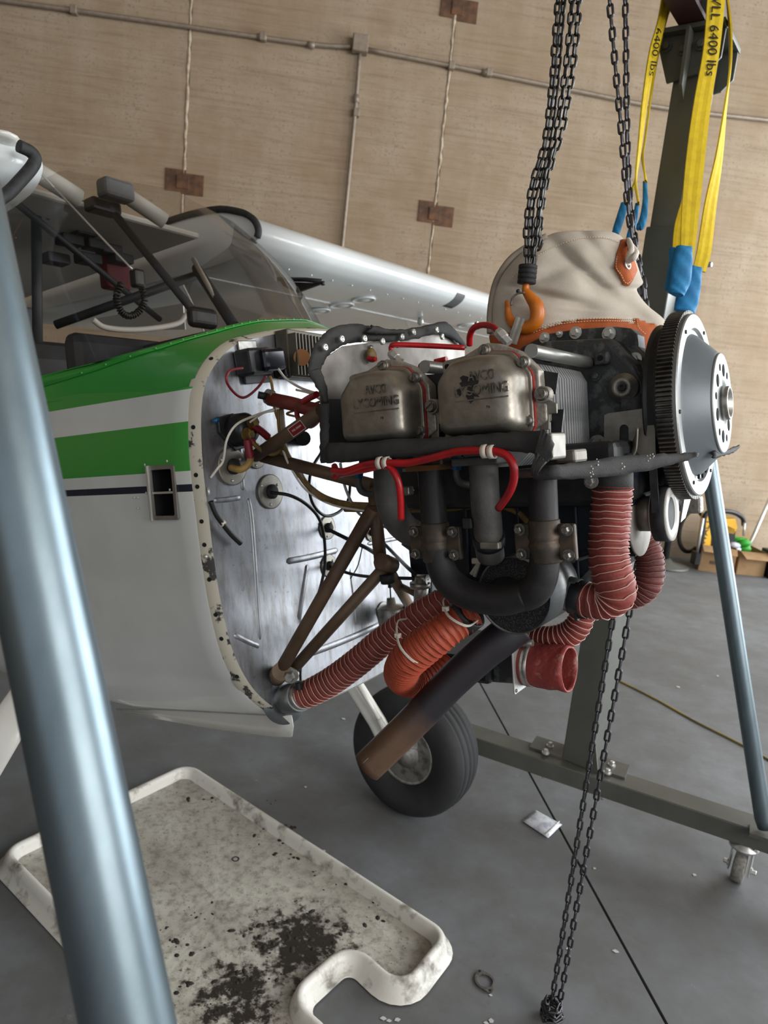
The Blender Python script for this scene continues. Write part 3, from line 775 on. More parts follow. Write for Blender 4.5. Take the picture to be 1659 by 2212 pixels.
def tray_mat():
    k = NT('dirty_white_tray'); co = k.coord()
    b = k.noise(co, 5, 7, .7); g = k.noise(co, 38, 5, .7); sp = k.noise(co, 110, 3, .6); bl = k.noise(co, 24, 8, .72)
    c = k.mix(k.ramp(b, .36, .66), srgb('#c6c3b8'), srgb('#99948a'))
    c = k.mix(k.math('MULTIPLY', k.ramp(g, .47, .68), .6), c, srgb('#5e564a'))
    c = k.mix(k.ramp(sp, .66, .72), c, srgb('#3c352c'))
    # the oily patch beside the notch and drips along the tray
    pos = k.n('ShaderNodeNewGeometry').outputs['Position']
    vd = k.n('ShaderNodeVectorMath', operation='DISTANCE'); k.l(pos, vd.inputs[0]); vd.inputs[1].default_value = tuple(FL(650, 2040, .013))
    near = k.math('SUBTRACT', 1.0, k.math('DIVIDE', vd.outputs['Value'], .22))
    vd2 = k.n('ShaderNodeVectorMath', operation='DISTANCE'); k.l(pos, vd2.inputs[0]); vd2.inputs[1].default_value = tuple(FL(515, 2150, .013))
    near = k.math('MAXIMUM', k.math('MAXIMUM', near, 0.0), k.math('SUBTRACT', .9, k.math('DIVIDE', vd2.outputs['Value'], .22)))
    f = k.ramp(k.math('ADD', k.math('MULTIPLY', near, .36), bl), .63, .74)
    c = k.mix(f, c, srgb('#2c261f'))
    k.l(c, k.b.inputs['Base Color']); k.b.inputs['Roughness'].default_value = .5
    k.bump(k.math('ADD', g, b), .4, .004)
    return k.m
M['tray'] = tray_mat()
M['tray_rim'] = mat('white_tray_rim', '#d0cec6', .42, 0, '#6d665a', 16, .52, .70, .2, 120)
tray = thing('drip_tray', 'shallow dirty white plastic drip tray with a notched corner lying on the floor', 'tray', vec(-.3, 1.6, 0))
mb = MB(); mb.grid([r_ + [r_[0]] for r_ in rows], True); mb.build('rim', 'tray_rim', tray, weld=True)
mb = MB(); mb.add(rows[-1], [tuple(range(m))] if osg < 0 else [tuple(range(m - 1, -1, -1))]); mb.build('tray_bottom', 'tray', tray, solid=.004)
# dried clumps in the tray
mb = MB()
for x, y, n_, sp_ in ((455, 1735, 5, 14), (495, 1735, 3, 8), (600, 1790, 5, 20), (593, 1830, 7, 20), (640, 1850, 5, 16), (405, 1730, 3, 8), (665, 1885, 3, 8), (400, 2052, 6, 14), (375, 2035, 4, 10), (530, 2105, 16, 34), (500, 2130, 12, 34), (610, 2050, 16, 40), (660, 2000, 12, 40), (590, 2010, 10, 40), (395, 2130, 4, 12), (460, 2180, 10, 24), (800, 1985, 4, 14), (808, 1955, 4, 14), (735, 1905, 5, 20), (430, 1960, 8, 26), (700, 2015, 8, 24), (575, 1735, 3, 14), (570, 1800, 3, 10), (365, 2010, 3, 8)):
    for _ in range(n_):
        p = FL(x + random.gauss(0, sp_), y + random.gauss(0, sp_ * .5), .0145); r_ = random.uniform(.002, .008)
        a = random.uniform(0, 6.3); X = vec(math.cos(a), math.sin(a), 0) * r_ * random.uniform(1, 2.0); Y = vec(-math.sin(a), math.cos(a), 0) * r_
        mb.ball(p, r_, 6, (X, Y, Z * r_ * .35))
mb.build('dirt_clumps', 'dirt', tray, kind='stuff')
def ring_on_floor(name, x, y, ro, ri, th, z, mt, label, cat):
    c = FL(x, y, z); m_ = 24
    mb = MB(); mb.ringplate([c + vec(math.cos(a), math.sin(a), 0) * ro for a in np.linspace(0, 2 * math.pi, m_, endpoint=False)], [c + vec(math.cos(a), math.sin(a), 0) * ri for a in np.linspace(0, 2 * math.pi, m_, endpoint=False)], Z * th)
    return tag(mb.build(name, mt), label, cat)
ring_on_floor('rubber_ring', 509, 1857, .011, .0085, .003, .0135, 'rubber', 'small dark rubber ring lying in the dirty white tray', 'ring')
# gasket: oval two-bolt flange
gc = FL(1047, 2121, .001); gx = unit(FL(1068, 2148) - FL(1040, 2096)); gy = vec(-gx[1], gx[0], 0)
po, pi_ = [], []
for a in np.linspace(0, 2 * math.pi, 40, endpoint=False):
    e = abs(math.cos(a)) ** 6; po.append(gc + gx * math.cos(a) * (.026 + .009 * e) + gy * math.sin(a) * .026); pi_.append(gc + gx * math.cos(a) * .0205 + gy * math.sin(a) * .0205)
gk = MB(); gk.ringplate(po, pi_, Z * .004); go = tag(gk.build('flange_gasket', mat('old_gasket', '#4d4b48', .6, .3, '#716d67', 60)), 'old oval two-bolt metal flange gasket lying on the floor', 'gasket')
for sg in (-1, 1):
    mb = MB(); mb.cyl(gc + gx * sg * .030 + Z * .003, gc + gx * sg * .030 + Z * .0047, .0032, 10); mb.build('bolt_hole', 'hole', go)
# zip bag
b0 = [FL(x, y, .002) for x, y in ((1128, 1775), (1158, 1752), (1214, 1783), (1184, 1812))]
rws = []
for i in range(9):
    r_ = []
    for j in range(9):
        p = (b0[0] * (1 - i / 8) + b0[3] * i / 8) * (1 - j / 8) + (b0[1] * (1 - i / 8) + b0[2] * i / 8) * j / 8
        e = min(i, 8 - i, j, 8 - j); r_.append(p + Z * (.003 + min(e, 3) * .0025 + random.uniform(0, .004) * (e > 0)))
    rws.append(r_)
zb = MB(); zb.grid(rws); zo = tag(zb.build('zip_bag', 'bag', solid=.001), 'small clear plastic zip bag lying on the floor beside the saw-cut joint', 'bag')
mb = MB(); a, b = b0[2] + Z * .009, b0[3] + Z * .009; ins = unit((b0[0] + b0[1]) / 2 - (b0[2] + b0[3]) / 2) * .012
mb.tube([a + ins, b + ins], .0016, 6); mb.build('zip_strip', 'paper', zo)
# cord
cd_ = MB(); cd_.tube(smoothpts([FL(x, y, .005) for x, y in ((1290, 1448), (1345, 1474), (1420, 1512), (1500, 1557), (1570, 1592), (1635, 1626), (1700, 1665))], 8), .0045, 8)
tag(cd_.build('extension_cord', 'cord'), 'thin yellow extension cord lying across the open floor', 'cord')
# paint chips
mb = MB()
for x, y, s in ((845, 1702, 3), (1465, 1484, 4), (1061, 2205, 6), (1050, 2210, 4), (828, 2200, 5), (858, 2203, 5), (840, 2205, 4), (1284, 1876, 3), (1500, 1890, 4), (700, 1838, 3), (1330, 2055, 5), (660, 1700, 3), (742, 1553, 4), (1228, 2050, 4), (1550, 1460, 3), (1100, 1470, 2), (1240, 1420, 3), (1060, 2150, 3)):
    p = FL(x, y, .001); r_ = s * depth(p) / FPX; a = random.uniform(0, 3)
    mb.prism([p + vec(math.cos(a + t) * r_ * (1.6 if q % 2 else 1), math.sin(a + t) * r_, 0) for q, t in enumerate((0, 1.4, 2.8, 4.2, 5.2))], Z * .001)
tag(mb.build('paint_chips', 'chip', kind='stuff'), 'scattered pale paint flakes and crumbs on the grey floor', 'debris')

# ================================================================== BACKGROUND CORNER
def bx(a, b, z0, h, dd, flip=1):
    """upright face from floor point a to b"""
    d = unit(b - a); n = vec(-d[1], d[0], 0); return d, n
def box_thing(name, label, px, h, dep, parts_mt):
    a, b = FL(*px[0]), FL(*px[1]); d = unit(b - a); n = vec(-d[1], d[0], 0); w = np.linalg.norm(b - a)
    t = thing(name, label, 'box', (a + b) / 2 + n * dep / 2, 'open cardboard boxes in the corner')
    th = .006; c0 = (a + b) / 2
    mb = MB(); mb.box(c0 + Z * h / 2, w, th, h, (d, n, Z)); mb.box(c0 + n * dep + Z * h / 2, w, th, h, (d, n, Z))
    mb.box(a + n * dep / 2 + Z * h / 2, th, dep, h, (d, n, Z)); mb.box(b + n * dep / 2 + Z * h / 2, th, dep, h, (d, n, Z)); mb.box(c0 + n * dep / 2 + Z * .004, w, dep, .006, (d, n, Z))
    mb.build('carton', parts_mt, t)
    for sgn, ang, base in ((-1, 35, c0), (1, 60, c0 + n * dep)):
        out = n * sgn; v = out * math.cos(R(ang)) + Z * math.sin(R(ang)) * (.9 if sgn > 0 else -.5)
        mb = MB(); mb.prism([base + d * -w / 2 + Z * h, base + d * w / 2 + Z * h, base + d * w / 2 * .96 + Z * h + v * dep * .45, base - d * w / 2 * .96 + Z * h + v * dep * .45], out * .004); mb.build('flap', parts_mt, t)
    return t, a, b, d, n, c0
b1, a1, bb1, d1, n1, c1 = box_thing('cardboard_box', 'open brown cardboard box in the far corner, directly below the yellow tool stand', ((1508, 1231), (1582, 1243)), .24, .30, 'cardboard')
mb = MB(); mb.box(c1 - n1 * .005 + d1 * -.0 + Z * .09, .12, .002, .03, (d1, n1, Z)); mb.build('print_mark', mat('faded_print', '#5b4a36', .8), b1)
b2, a2, bb2, d2, n2, c2 = box_thing('cardboard_box', 'open brown cardboard box holding green plastic, right of the leaning metal rail foot', ((1590, 1240), (1648, 1246)), .22, .34, 'cardboard')
gthing = MB()
for k in range(7): gthing.ball(c2 + n2 * (.1 + .03 * k) + d2 * (-.05 + .03 * math.sin(k * 2)) + Z * (.25 + .03 * math.cos(k * 3)), .05, 8, (d2 * .06, n2 * .04, Z * .035))
tag(gthing.build('green_packaging', 'lime'), 'bright green plastic packaging heaped in the right-hand cardboard box', 'packaging')
gthing = MB()
for k in range(5): gthing.ball(c2 + n2 * (.06 + .03 * k) + d2 * (-.16 + .03 * math.sin(k * 2)) + Z * (.235 + .02 * math.cos(k * 3)), .05, 8, (d2 * .06, n2 * .05, Z * .03))
tag(gthing.build('clear_wrap', 'bag'), 'crumpled clear plastic wrap between the two cardboard boxes', 'packaging')
# jobsite tool stand: yellow panel with lettering, black frame and handle
t0 = FL(1508, 1222); tw = vec(math.cos(.12), math.sin(.12), 0); tn = vec(-tw[1], tw[0], 0); t0 = FL(1512, 1236) + tn * .12
ts = thing('tool_stand', 'yellow and black folding tool stand with handle standing against the wall corner', 'tool stand', t0)
def tsp(x, y): return hit(x, y, tn, t0)
def quadp(L_, v): m_ = MB(); m_.prism([tsp(*q) for q in L_], v); return m_
quadp([(1524, 1115), (1540, 1112), (1534, 1196), (1512, 1198)], tn * .08).build('yellow_panel', 'tool_yellow', ts, bevel=.006)
a_, b_ = tsp(1522, 1178) - tn * .006, tsp(1536, 1122) - tn * .006
txt('WALT', a_, b_ - a_, np.cross(-tn, unit(b_ - a_)), np.linalg.norm(b_ - a_), 'black_paint', ts, 'lettering', .001, .055)
quadp([(1556, 1122), (1590, 1120), (1594, 1140), (1586, 1156), (1552, 1150)], tn * .12).build('yellow_housing', 'tool_yellow', ts, bevel=.01)
quadp([(1548, 1140), (1572, 1134), (1590, 1142), (1588, 1175), (1556, 1178)], tn * .05).build('black_cover', 'black_plastic', ts, bevel=.008)
mb = MB(); mb.tube(smoothpts([tsp(*q) for q in ((1512, 1200), (1518, 1150), (1524, 1112), (1545, 1105), (1580, 1106), (1603, 1118), (1607, 1135))], 5), .022, 10); mb.build('handle_frame', 'black_plastic', ts)
for L_ in ((1515, 1118, 1502, 1196), (1604, 1128, 1602, 1156)):
    mb = MB(); mb.cyl(tsp(L_[0], L_[1]) - tn * .03, tsp(L_[2], L_[3]) - tn * .03, .012, 10); mb.build('chrome_leg', 'zinc', ts)
mb = MB(); mb.box(tsp(1503, 1205), .06, .1, .12); mb.build('foot', 'black_plastic', ts, bevel=.01)
cm = MB(); cc = tsp(1512, 1155) + tn * .15
cm.tube([cc + tw * .12 * math.cos(a) + Z * .20 * math.sin(a) for a in np.linspace(.9, 5.4, 24)], .02, 8)
tag(cm.build('vacuum_hose', 'black_wire'), 'coiled black hose behind the yellow tool stand', 'hose')
# leaning rail with chrome foot
r0, r1 = FL(1592, 1236, .01), at_depth(1672, 1058, depth(FL(1592, 1236)) + .15)
rt_ = thing('metal_rail', 'slim silver metal rail leaning to the right in front of the cardboard boxes', 'rail', r0)
mb = MB(); mb.cyl(r0, r1, .017, 10); mb.build('rail', 'zinc', rt_)
mb = MB(); mb.box(r0 + (r1 - r0) * .1 + vec(.05, 0, 0), .03, .03, .2); mb.build('clamp_foot', 'zinc', rt_, bevel=.004)
# dark stand with round base
pb = FL(1434, 1222); ps = thing('pole_stand', 'dark round-based pole stand on the floor by the wall, left of the boxes', 'stand', pb)
mb = MB(); mb.lathe(pb, Z, [(.21, 0), (.22, .012), (.20, .022), (.08, .04), (.05, .07), (.0, .07)], 32); mb.build('base', 'gantry', ps)
mb = MB(); mb.cyl(pb + Z * .05, pb + Z * .75, .03, 12); mb.build('pole', 'black_paint', ps)
# dark upright at right edge of the frame
q0 = FL(1668, 1250); du = thing('dark_post', 'dark upright post beside the right-hand cardboard box at the wall', 'post', q0)
mb = MB(); mb.box(q0 + Z * .45, .08, .08, .9); mb.build('post', 'cabin', du, bevel=.004)
mb = MB(); mb.box(q0 + vec(.12, .1, .12), .3, .25, .24); mb.build('block', 'cabin', du, bevel=.01)
# ================================================================== AIRPLANE
F0 = -.78
air = thing('airplane', 'white high-wing light airplane with green stripes, nose opened up to bare aluminium firewall', 'airplane', A(-1.2, 0, -.6) * vec(1, 1, 0))
half = [(-.0, .243), (-.049, .240), (-.158, .226), (-.243, .207), (-.309, .187), (-.36, .152), (-.396, .106), (-.413, .046), (-.419, -.04), (-.416, -.127), (-.412, -.216), (-.404, -.306), (-.386, -.401), (-.352, -.477), (-.310, -.53), (-.262, -.567), (-.2, -.583), (-.1, -.59), (0, -.592)]
hs = [tuple(p) for p in smoothpts([vec(*p) for p in half], 4)]
full = hs + [(-l, u) for l, u in hs[-2:0:-1]]                       # closed, near side first
def offs(P, d):
    out = []; m = len(P)
    for i in range(m):
        a, b = vec(*P[i - 1]), vec(*P[(i + 1) % m]); t = unit(b - a); out.append((P[i][0] + t[1] * d, P[i][1] - t[0] * d))
    return out
if offs(full, .01)[len(hs) // 2][0] > full[len(hs) // 2][0]: _sg = -1
else: _sg = 1
o1 = offs(full, .004 * _sg); o2 = offs(full, .010 * _sg)
def firewall_mat():
    k = NT('firewall_aluminium'); co = k.coord()
    mp = k.n('ShaderNodeMapping'); mp.inputs['Scale'].default_value = (10, 10, 1.2); k.l(co, mp.inputs[0])
    st = k.noise(mp.outputs[0], 6, 6, .7); b = k.noise(co, 4, 5, .6); sp = k.noise(co, 70, 4, .7)
    c = k.mix(k.ramp(b, .35, .7), srgb('#9c9ea3'), srgb('#7f8186'))
    c = k.mix(k.math('MULTIPLY', k.ramp(st, .45, .66), .65), c, srgb('#6f6963'))
    c = k.mix(k.math('MULTIPLY', k.ramp(sp, .62, .7), .5), c, srgb('#5a544d'))
    k.l(c, k.b.inputs['Base Color']); k.b.inputs['Metallic'].default_value = .85
    k.l(k.math('MULTIPLY_ADD', b, .3, .27), k.b.inputs['Roughness']); k.bump(b, .25, .01)
    return k.m
M['firewall'] = firewall_mat()
mb = MB(); mb.prism([A(F0, l, u) for l, u in full], AF * -.003); fw = mb.build('firewall', 'firewall', air, label='bare aluminium firewall sheet')
def bead(L_, w=.006):
    m_ = MB(); P = smoothpts([EF(x, y, F0) for x, y in L_], 5) if len(L_) > 2 else [EF(*q, F0) for q in L_]
    w *= 1.4; P = [q - AF * w * .72 for q in P]
    m_.tube(P, [w * .4] + [w] * (len(P) - 2) + [w * .4] if len(P) > 2 else [w, w], 10); m_.build('bead', 'firewall', fw)
bead([(519, 958), (522, 1010), (526, 1066)]); bead([(459, 1081), (490, 1079), (524, 1074)]); bead([(536, 1072), (543, 1110), (549, 1180), (556, 1290), (563, 1394)]); bead([(563, 1397), (540, 1388), (501, 1369)])
bead([(611, 1214), (670, 1203), (738, 1186)], .008); bead([(665, 1213), (656, 1270), (644, 1348)], .008); bead([(756, 1219), (764, 1290), (771, 1357)]); bead([(650, 1418), (740, 1385), (843, 1339)], .009); bead([(783, 1177), (858, 1163), (900, 1156)])
# worn cream flange round the firewall, with fastener holes
mb = MB(); m = len(full)
rows = [[A(F0 + .001, *full[i]) for i in range(m)], [A(F0 - .004, *o1[i]) for i in range(m)], [A(F0 - .020, *o2[i]) for i in range(m)], [A(F0 - .032, *o2[i]) for i in range(m)]]
mb.grid([r_ + [r_[0]] for r_ in rows]); fl = mb.build('nose_flange', 'cream', air, label='worn cream flange with bare scuffs')
def near_i(y):  # index on near side by picture row
    best = min(range(len(hs)), key=lambda i: abs(proj_y(A(F0 - .012, *o1[i])) - y) + (1000 if hs[i][0] > -.1 else 0)); return best
def proj(P): v = np.asarray(P) - C_O; d = v @ C_FW; return W / 2 + FPX * (v @ C_RT) / d, H / 2 - FPX * (v @ C_UP) / d
def proj_y(P): return proj(P)[1]
for y in (773, 913, 1021, 1062, 1115, 1169, 1248, 1317, 1385, 1462):
    i = near_i(y); p = (A(F0 - .004, *o1[i]) + A(F0 - .020, *o2[i])) / 2; t = A(0, *o2[i]) - A(0, *full[i]); nrm = unit(unit(t) + AF * .45)
    mb = MB(); mb.cyl(p - nrm * .002, p + nrm * .0012, .0042, 10); mb.build('fastener_hole', 'hole', fl)
i = near_i(1210); p = (A(F0 - .004, *o1[i]) + A(F0 - .020, *o2[i])) / 2; mb = MB(); mb.ball(p, .005); mb.build('fastener', 'zinc', fl)

# side skins with painted stripes (paint bands follow the airframe's own up axis)
def skin_mat(origin):
    k = NT('striped_aircraft_paint'); co = k.coord()
    def dot(v, off):
        n_ = k.n('ShaderNodeVectorMath', operation='DOT_PRODUCT'); k.l(co, n_.inputs[0]); n_.inputs[1].default_value = tuple(v)
        return k.math('ADD', n_.outputs['Value'], off)
    u = dot(AU, float((origin - AO) @ AU)); f = dot(AF, float((origin - AO) @ AF))
    def band(lo, hi): return k.math('MULTIPLY', k.math('GREATER_THAN', u, lo), k.math('LESS_THAN', u, hi))
    c = k.mix(k.ramp(k.noise(co, 5, 5, .6), .35, .7), srgb('#c9ccc9'), srgb('#bfc2bf'))
    g = srgb('#2f8a33')
    c = k.mix(band(-.053, .039), c, g); c = k.mix(band(.1, 2.0), c, g); c = k.mix(band(-.092, -.078), c, srgb('#10192b'))
    d = k.math('MULTIPLY', k.ramp(k.noise(co, 7, 6, .7), .55, .8), .12); c = k.mix(d, c, srgb('#6b6a62'))
    k.l(c, k.b.inputs['Base Color']); k.b.inputs['Roughness'].default_value = .3; k.b.inputs['Coat Weight'].default_value = .3
    return k.m
UB = .1
sk = [q for q in hs if q[1] <= UB + .006]
sk_o = [(l - .012 if u > -.47 else l * 1.028, u - (.010 if u < -.5 else 0)) for l, u in sk]
sk_o[0] = (sk_o[0][0] - .004, UB + .03)
us = sorted({round(p[1], 4) for p in sk_o} | {-.139, -.045}, reverse=True)
def side_l(u):
    P = sorted(sk_o, key=lambda q: q[1]); return float(np.interp(u, [q[1] for q in P], [q[0] for q in P]))
ring_pts = []                                                      # ordered top of side -> keel
for i, q in enumerate(sk_o):
    ring_pts.append(q)
ins = []
for uu in (-.139, -.045):
    for i in range(len(ring_pts) - 1):
        if ring_pts[i][1] > uu > ring_pts[i + 1][1] and ring_pts[i][0] < -.3:
            ring_pts.insert(i + 1, (side_l(uu), uu)); break
fs = [F0 - .020, F0 - .026, -.851, -.917, -1.0, -1.15, -1.3, -1.5, -1.8, -2.2, -2.8, -4.0, -5.6]
for side in (1, -1):
    mb = MB(); rows = []
    for j, f_ in enumerate(fs):
        sh = .004 if j == 0 else 0
        tp = 1 if f_ > -1.5 else 1 - (-(f_ + 1.5)) * .10
        sq = min(1, max(0, (F0 - .03 - f_) / .35)); r_ = []
        for q_i, (l, u) in enumerate(ring_pts):
            if u < -.3: l = l + sq * (-.432 * min(1, abs(l) / .432) ** .35 - l)
            if q_i == 0: u = UB + .004 + .026 * min(1, max(0, (F0 - .1 - f_) / .3))
            r_.append(A(f_, (l + sh) * side * tp, u * (1 if f_ > -1.5 else 1 - (-(f_ + 1.5)) * .05)))
        rows.append(r_)
    n = len(ring_pts); V = [p for r_ in rows for p in r_]; Fc = []
    for i in range(len(fs) - 1):
        for j in range(n - 1):
            if side == 1 and abs(fs[i] + .851) < 1e-6 and -.139 - 1e-6 <= ring_pts[j + 1][1] and ring_pts[j][1] <= -.045 + 1e-6 and ring_pts[j][0] < -.3: continue
            Fc.append((i * n + j, i * n + j + 1, (i + 1) * n + j + 1, (i + 1) * n + j))
    mb.add(V, Fc, True); org = A(-1.5, -.2 * side, -.3)
    o = mb.build('side_skin', skin_mat(org), air, origin=org, label='white skin with green and navy stripes')
    if side == 1: sideskin = o
# louvre opening: box behind, frame proud, mullion
vl = side_l(-.09)
vent = MB(); c = A(-.884, vl + .03, -.092)
for d_, s_ in ((AF, .066), (AU, .094)):
    for sg in (-1, 1):
        oth = AU if d_ is AF else AF; ln = .094 if d_ is AF else .066
        vent.box(c + d_ * sg * s_ / 2, .002, .06, ln, (d_, AL, oth))
vent.box(c + AL * .03, .066, .002, .094, (AF, AL, AU)); vo = vent.build('vent_box', 'hole', air)
fo = rrect(A(-.884, vl - .001, -.092), AF, AU, .078, .106, .005); fi = rrect(A(-.884, vl - .001, -.092), AF, AU, .062, .090, .004)
mb = MB(); mb.ringplate(fo, fi, AL * -.0035); mb.build('vent_frame', 'alu', air)
mb = MB(); mb.box(A(-.884, vl - .002, -.092), .064, .004, .004, (AF, AL, AU)); mb.box(A(-.922, vl - .004, -.092), .004, .010, .108, (AF, AL, AU)); mb.build('vent_mullion', 'zinc', air)
for x, y in ((313, 1004), (361, 996), (312, 1026), (367, 1058), (316, 1065), (324, 1124), (373, 1120), (290, 1075), (298, 1075), (298, 1098)):
    p = EL(x, y, vl - .0005); mb = MB(); mb.lathe(p, -AL, [(.0028, 0), (.0024, .001), (.0, .0014)], 8); mb.build('rivet', 'white_paint', air)

rows = [[A(f_, side_l(.1) * tp_ * math.cos(a) * 1.0, .11 * (1 - (-(f_ + 1.5)) * .05) + (.40 - .07 * -(f_ + 2.6)) * math.sin(a)) for a in np.linspace(0, math.pi, 17)] for f_, tp_ in ((-2.62, .888), (-4.0, .75), (-5.6, .59))]
mb = MB(); mb.grid(rows); mb.build('rear_deck', 'white_paint', air)
# boot cowl (green) between firewall and windshield base
def base_curve(t):
    T_ = [(-1.0, -2.3, -.428, .17), (-.9, -1.5, -.424, .175), (-.75, -1.12, -.40, .186), (-.55, -1.0, -.305, .215), (-.3, -.955, -.17, .258), (0, -.935, 0, .280), (.3, -.955, .17, .258), (.55, -1.0, .305, .215), (.75, -1.12, .40, .186), (.9, -1.5, .424, .175), (1.0, -2.3, .428, .17)]
    ts = [q[0] for q in T_]; return A(*[float(np.interp(t, ts, [q[k] for q in T_])) for k in (1, 2, 3)])
_bt = smoothpts([base_curve(t) for t in np.linspace(-1, 1, 41)], 1)
top_near = [q for q in hs if q[1] >= UB - .004][::-1]; top_all = top_near + [(-l, u) for l, u in top_near[-2::-1]]
dd = np.r_[0, np.cumsum([math.dist(top_all[i], top_all[i + 1]) for i in range(len(top_all) - 1)])]; dd /= dd[-1]
NBC = 49
def fo_pt(t):  # firewall outline top at parameter -1..1
    s = (t + 1) / 2; l = np.interp(s, dd, [q[0] for q in top_all]); u = np.interp(s, dd, [q[1] for q in top_all]); r_ = math.hypot(l, u + .1)
    return A(F0 - .022, l + .012 * l / r_ * (1 if abs(l) > .3 else 1), u + .011 * (u + .1) / r_ - (.012 if abs(t) > .97 else 0))
tsN = np.linspace(-1, 1, NBC)
rows = []
for s in np.linspace(0, 1, 9):
    r_ = []
    for t in tsN:
        a, b = fo_pt(t), base_curve(t); p = a + (b - a) * s
        p = p + AU * (.016 * math.sin(math.pi * s) * (1 - abs(t) ** 3)) - AL * (math.copysign(.012, -t) * -math.sin(math.pi * s) * min(1, abs(t) * 1.3) * -1 if False else 0)
        r_.append(p)
    rows.append(r_)
mb = MB(); mb.grid(rows); bc = mb.build('boot_cowl', 'green', air, label='green painted boot cowl')
# windshield fairing strip with rivets
def bowl(t, s):
    a, b = fo_pt(t), base_curve(t); return a + (b - a) * s + AU * (.016 * math.sin(math.pi * s) * (1 - abs(t) ** 3))
def fair_s(t):  # how far the fairing reaches down from the windshield base
    return float(np.interp(abs(t), [0, .3, .55, .7, .8, .9, 1], [.42, .40, .38, .40, .46, .50, .5]))
rows = []
for s in np.linspace(0, 1, 4):
    rows.append([bowl(t, fair_s(t) + (1.0 - fair_s(t)) * s) + (AU * .7 + AF * .4 + AL * math.copysign(.6, t) * min(1, abs(t) * 1.6)) * .0025 for t in tsN])
mb = MB(); mb.grid(rows); fr = mb.build('windshield_fairing', 'green', air, solid=.0022, label='riveted green windshield fairing')
for k in range(22):
    t = -.93 + k * .045; p = bowl(t, fair_s(t) + .05) + (AU * .7 + AF * .4 + AL * math.copysign(.6, t) * min(1, abs(t) * 1.6)) * .0036
    mb = MB(); mb.ball(p, .0030, 8); mb.build('rivet', 'green', fr)
# windshield
F_LE = -1.33
def ws_top(t):
    T_ = [(-1.0, -1.95, -.335, .56), (-.9, -1.62, -.335, .60), (-.75, F_LE - .10, -.335, .645), (-.5, F_LE - .02, -.28, .685), (0, F_LE + .03, 0, .70), (.5, F_LE - .02, .28, .685), (.75, F_LE - .10, .335, .645), (.9, -1.62, .335, .60), (1.0, -1.95, .335, .56)]
    ts = [q[0] for q in T_]; return A(*[float(np.interp(t, ts, [q[k] for q in T_])) for k in (1, 2, 3)])
rows = []
tw_ = np.linspace(-.92, .92, 47)
for s in np.linspace(0, 1, 13):
    r_ = []
    for t in tw_:
        a, b = base_curve(t), ws_top(t); k_ = 1 - min(1, abs(t)) ** 2.5
        r_.append(a + (b - a) * s + (AF * .022 + AU * .028) * math.sin(math.pi * s) * k_ + AL * math.copysign(.035, t) * math.sin(math.pi * s) * min(1, abs(t) * 1.6))
    rows.append(r_)
mb = MB(); mb.grid(rows); mb.build('windshield', 'glass', air, label='clear tinted acrylic windshield')
wire([r_[-1] for r_ in rows][::2], .004, 'windshield_edge', 'white_paint', air)

wire([EF(x, y, -1.19 - .0009 * (285 - x)) for x, y in ((77, 362), (150, 440), (218, 512), (286, 582))], .0028, 'windshield_glint', 'zinc', air)  # thin bright rod modelled in place of a reflection line on the acrylic
# wings: far one crosses behind the engine, near one starts at the upper left edge
AFO = [(0, 0), (.008, .024), (.03, .046), (.08, .072), (.2, .105), (.45, .12), (.8, .10), (1.2, .05), (1.55, .0), (1.55, -.012), (1.2, -.03), (.8, -.045), (.45, -.058), (.2, -.062), (.08, -.052), (.03, -.036), (.008, -.018)]
afo = [tuple(p) for p in smoothpts([vec(*p) for p in AFO], 4, closed=True)]
WU = .672
def wing_rows(l0, l1, n, dih=.0):
    return [[A(F_LE - f, l, WU + u + dih * abs(l)) for f, u in afo] for l in np.linspace(l0, l1, n)]
def wing_build(l0, l1):
    mb = MB(); rw = wing_rows(l0, l1, 14); mb.grid(rw, wrap=True); n = len(afo); b = len(mb.v) - n
    mb.f += [tuple(range(n - 1, -1, -1)), tuple(range(b, b + n))]; mb.sm += [False, False]
    return mb.build('wing', 'wing', air, label='white wing')
wing = wing_build(.36, 5.2); wing2 = wing_build(-.34, -1.6)
wire([EF(x, y, -1.29) for x, y in ((40, 315), (66, 328), (76, 344), (68, 362), (44, 390), (14, 420), (-30, 446))], .014, 'root_trim', 'rubber', air, 12, label='black rubber trim at wing root')
for l, sg in ((.355, 1),):   # black root trim on the leading edge
    mb = MB(); n0 = [(f, u) for f, u in afo if f < .5 and u > -.02]; idx = sorted(range(len(n0)), key=lambda i: (math.atan2(n0[i][1] + .0, -(n0[i][0] - .6)))) 
    P = [A(F_LE - n0[i][0] * 1.0 + .004, l, WU + n0[i][1] * 1.06) for i in idx]
    mb.tube(P, .011, 8); mb.build('root_trim', 'rubber', air, label='black rubber trim at wing root')
mb = MB(); P = EF(2, 300, -1.34); mb.ball(P, .05, 12, (AF * .04, AL * .04, AU * .012)); mb.build('fuel_vent_fairing', 'white_paint', air)
UL = WU - .064
for x, y, rr, rad in ((785, 648, .052, 1), (738, 660, .055, 1), (690, 672, .05, 1), (1008, 703, .05, 1), (962, 690, .05, 0)):
    if not rad: continue
    c = EU(x, y, UL); mb = MB(); mb.lathe(c, -AU, [(rr, -.004), (rr, .003), (rr * .85, .004), (rr * .84, .002), (rr * .5, .002), (rr * .45, .004), (0, .004)], 24); mb.build('inspection_plate', 'wing', wing)
mb = MB()
for l in np.arange(.6, 4.5, .12):
    for f in (.10, .34): mb.ball(A(F_LE - f, l, WU - (.0555 if f < .2 else .062)), .004, 6)
mb.build('rivet_rows', 'wing', wing, kind='stuff')
for f in (.34,):
    mb = MB(); mb.box(A(F_LE - f, 2.5, WU - .0625), .012, 4.2, .002, (AF, AL, AU)); mb.build('skin_lap', 'wing', wing)
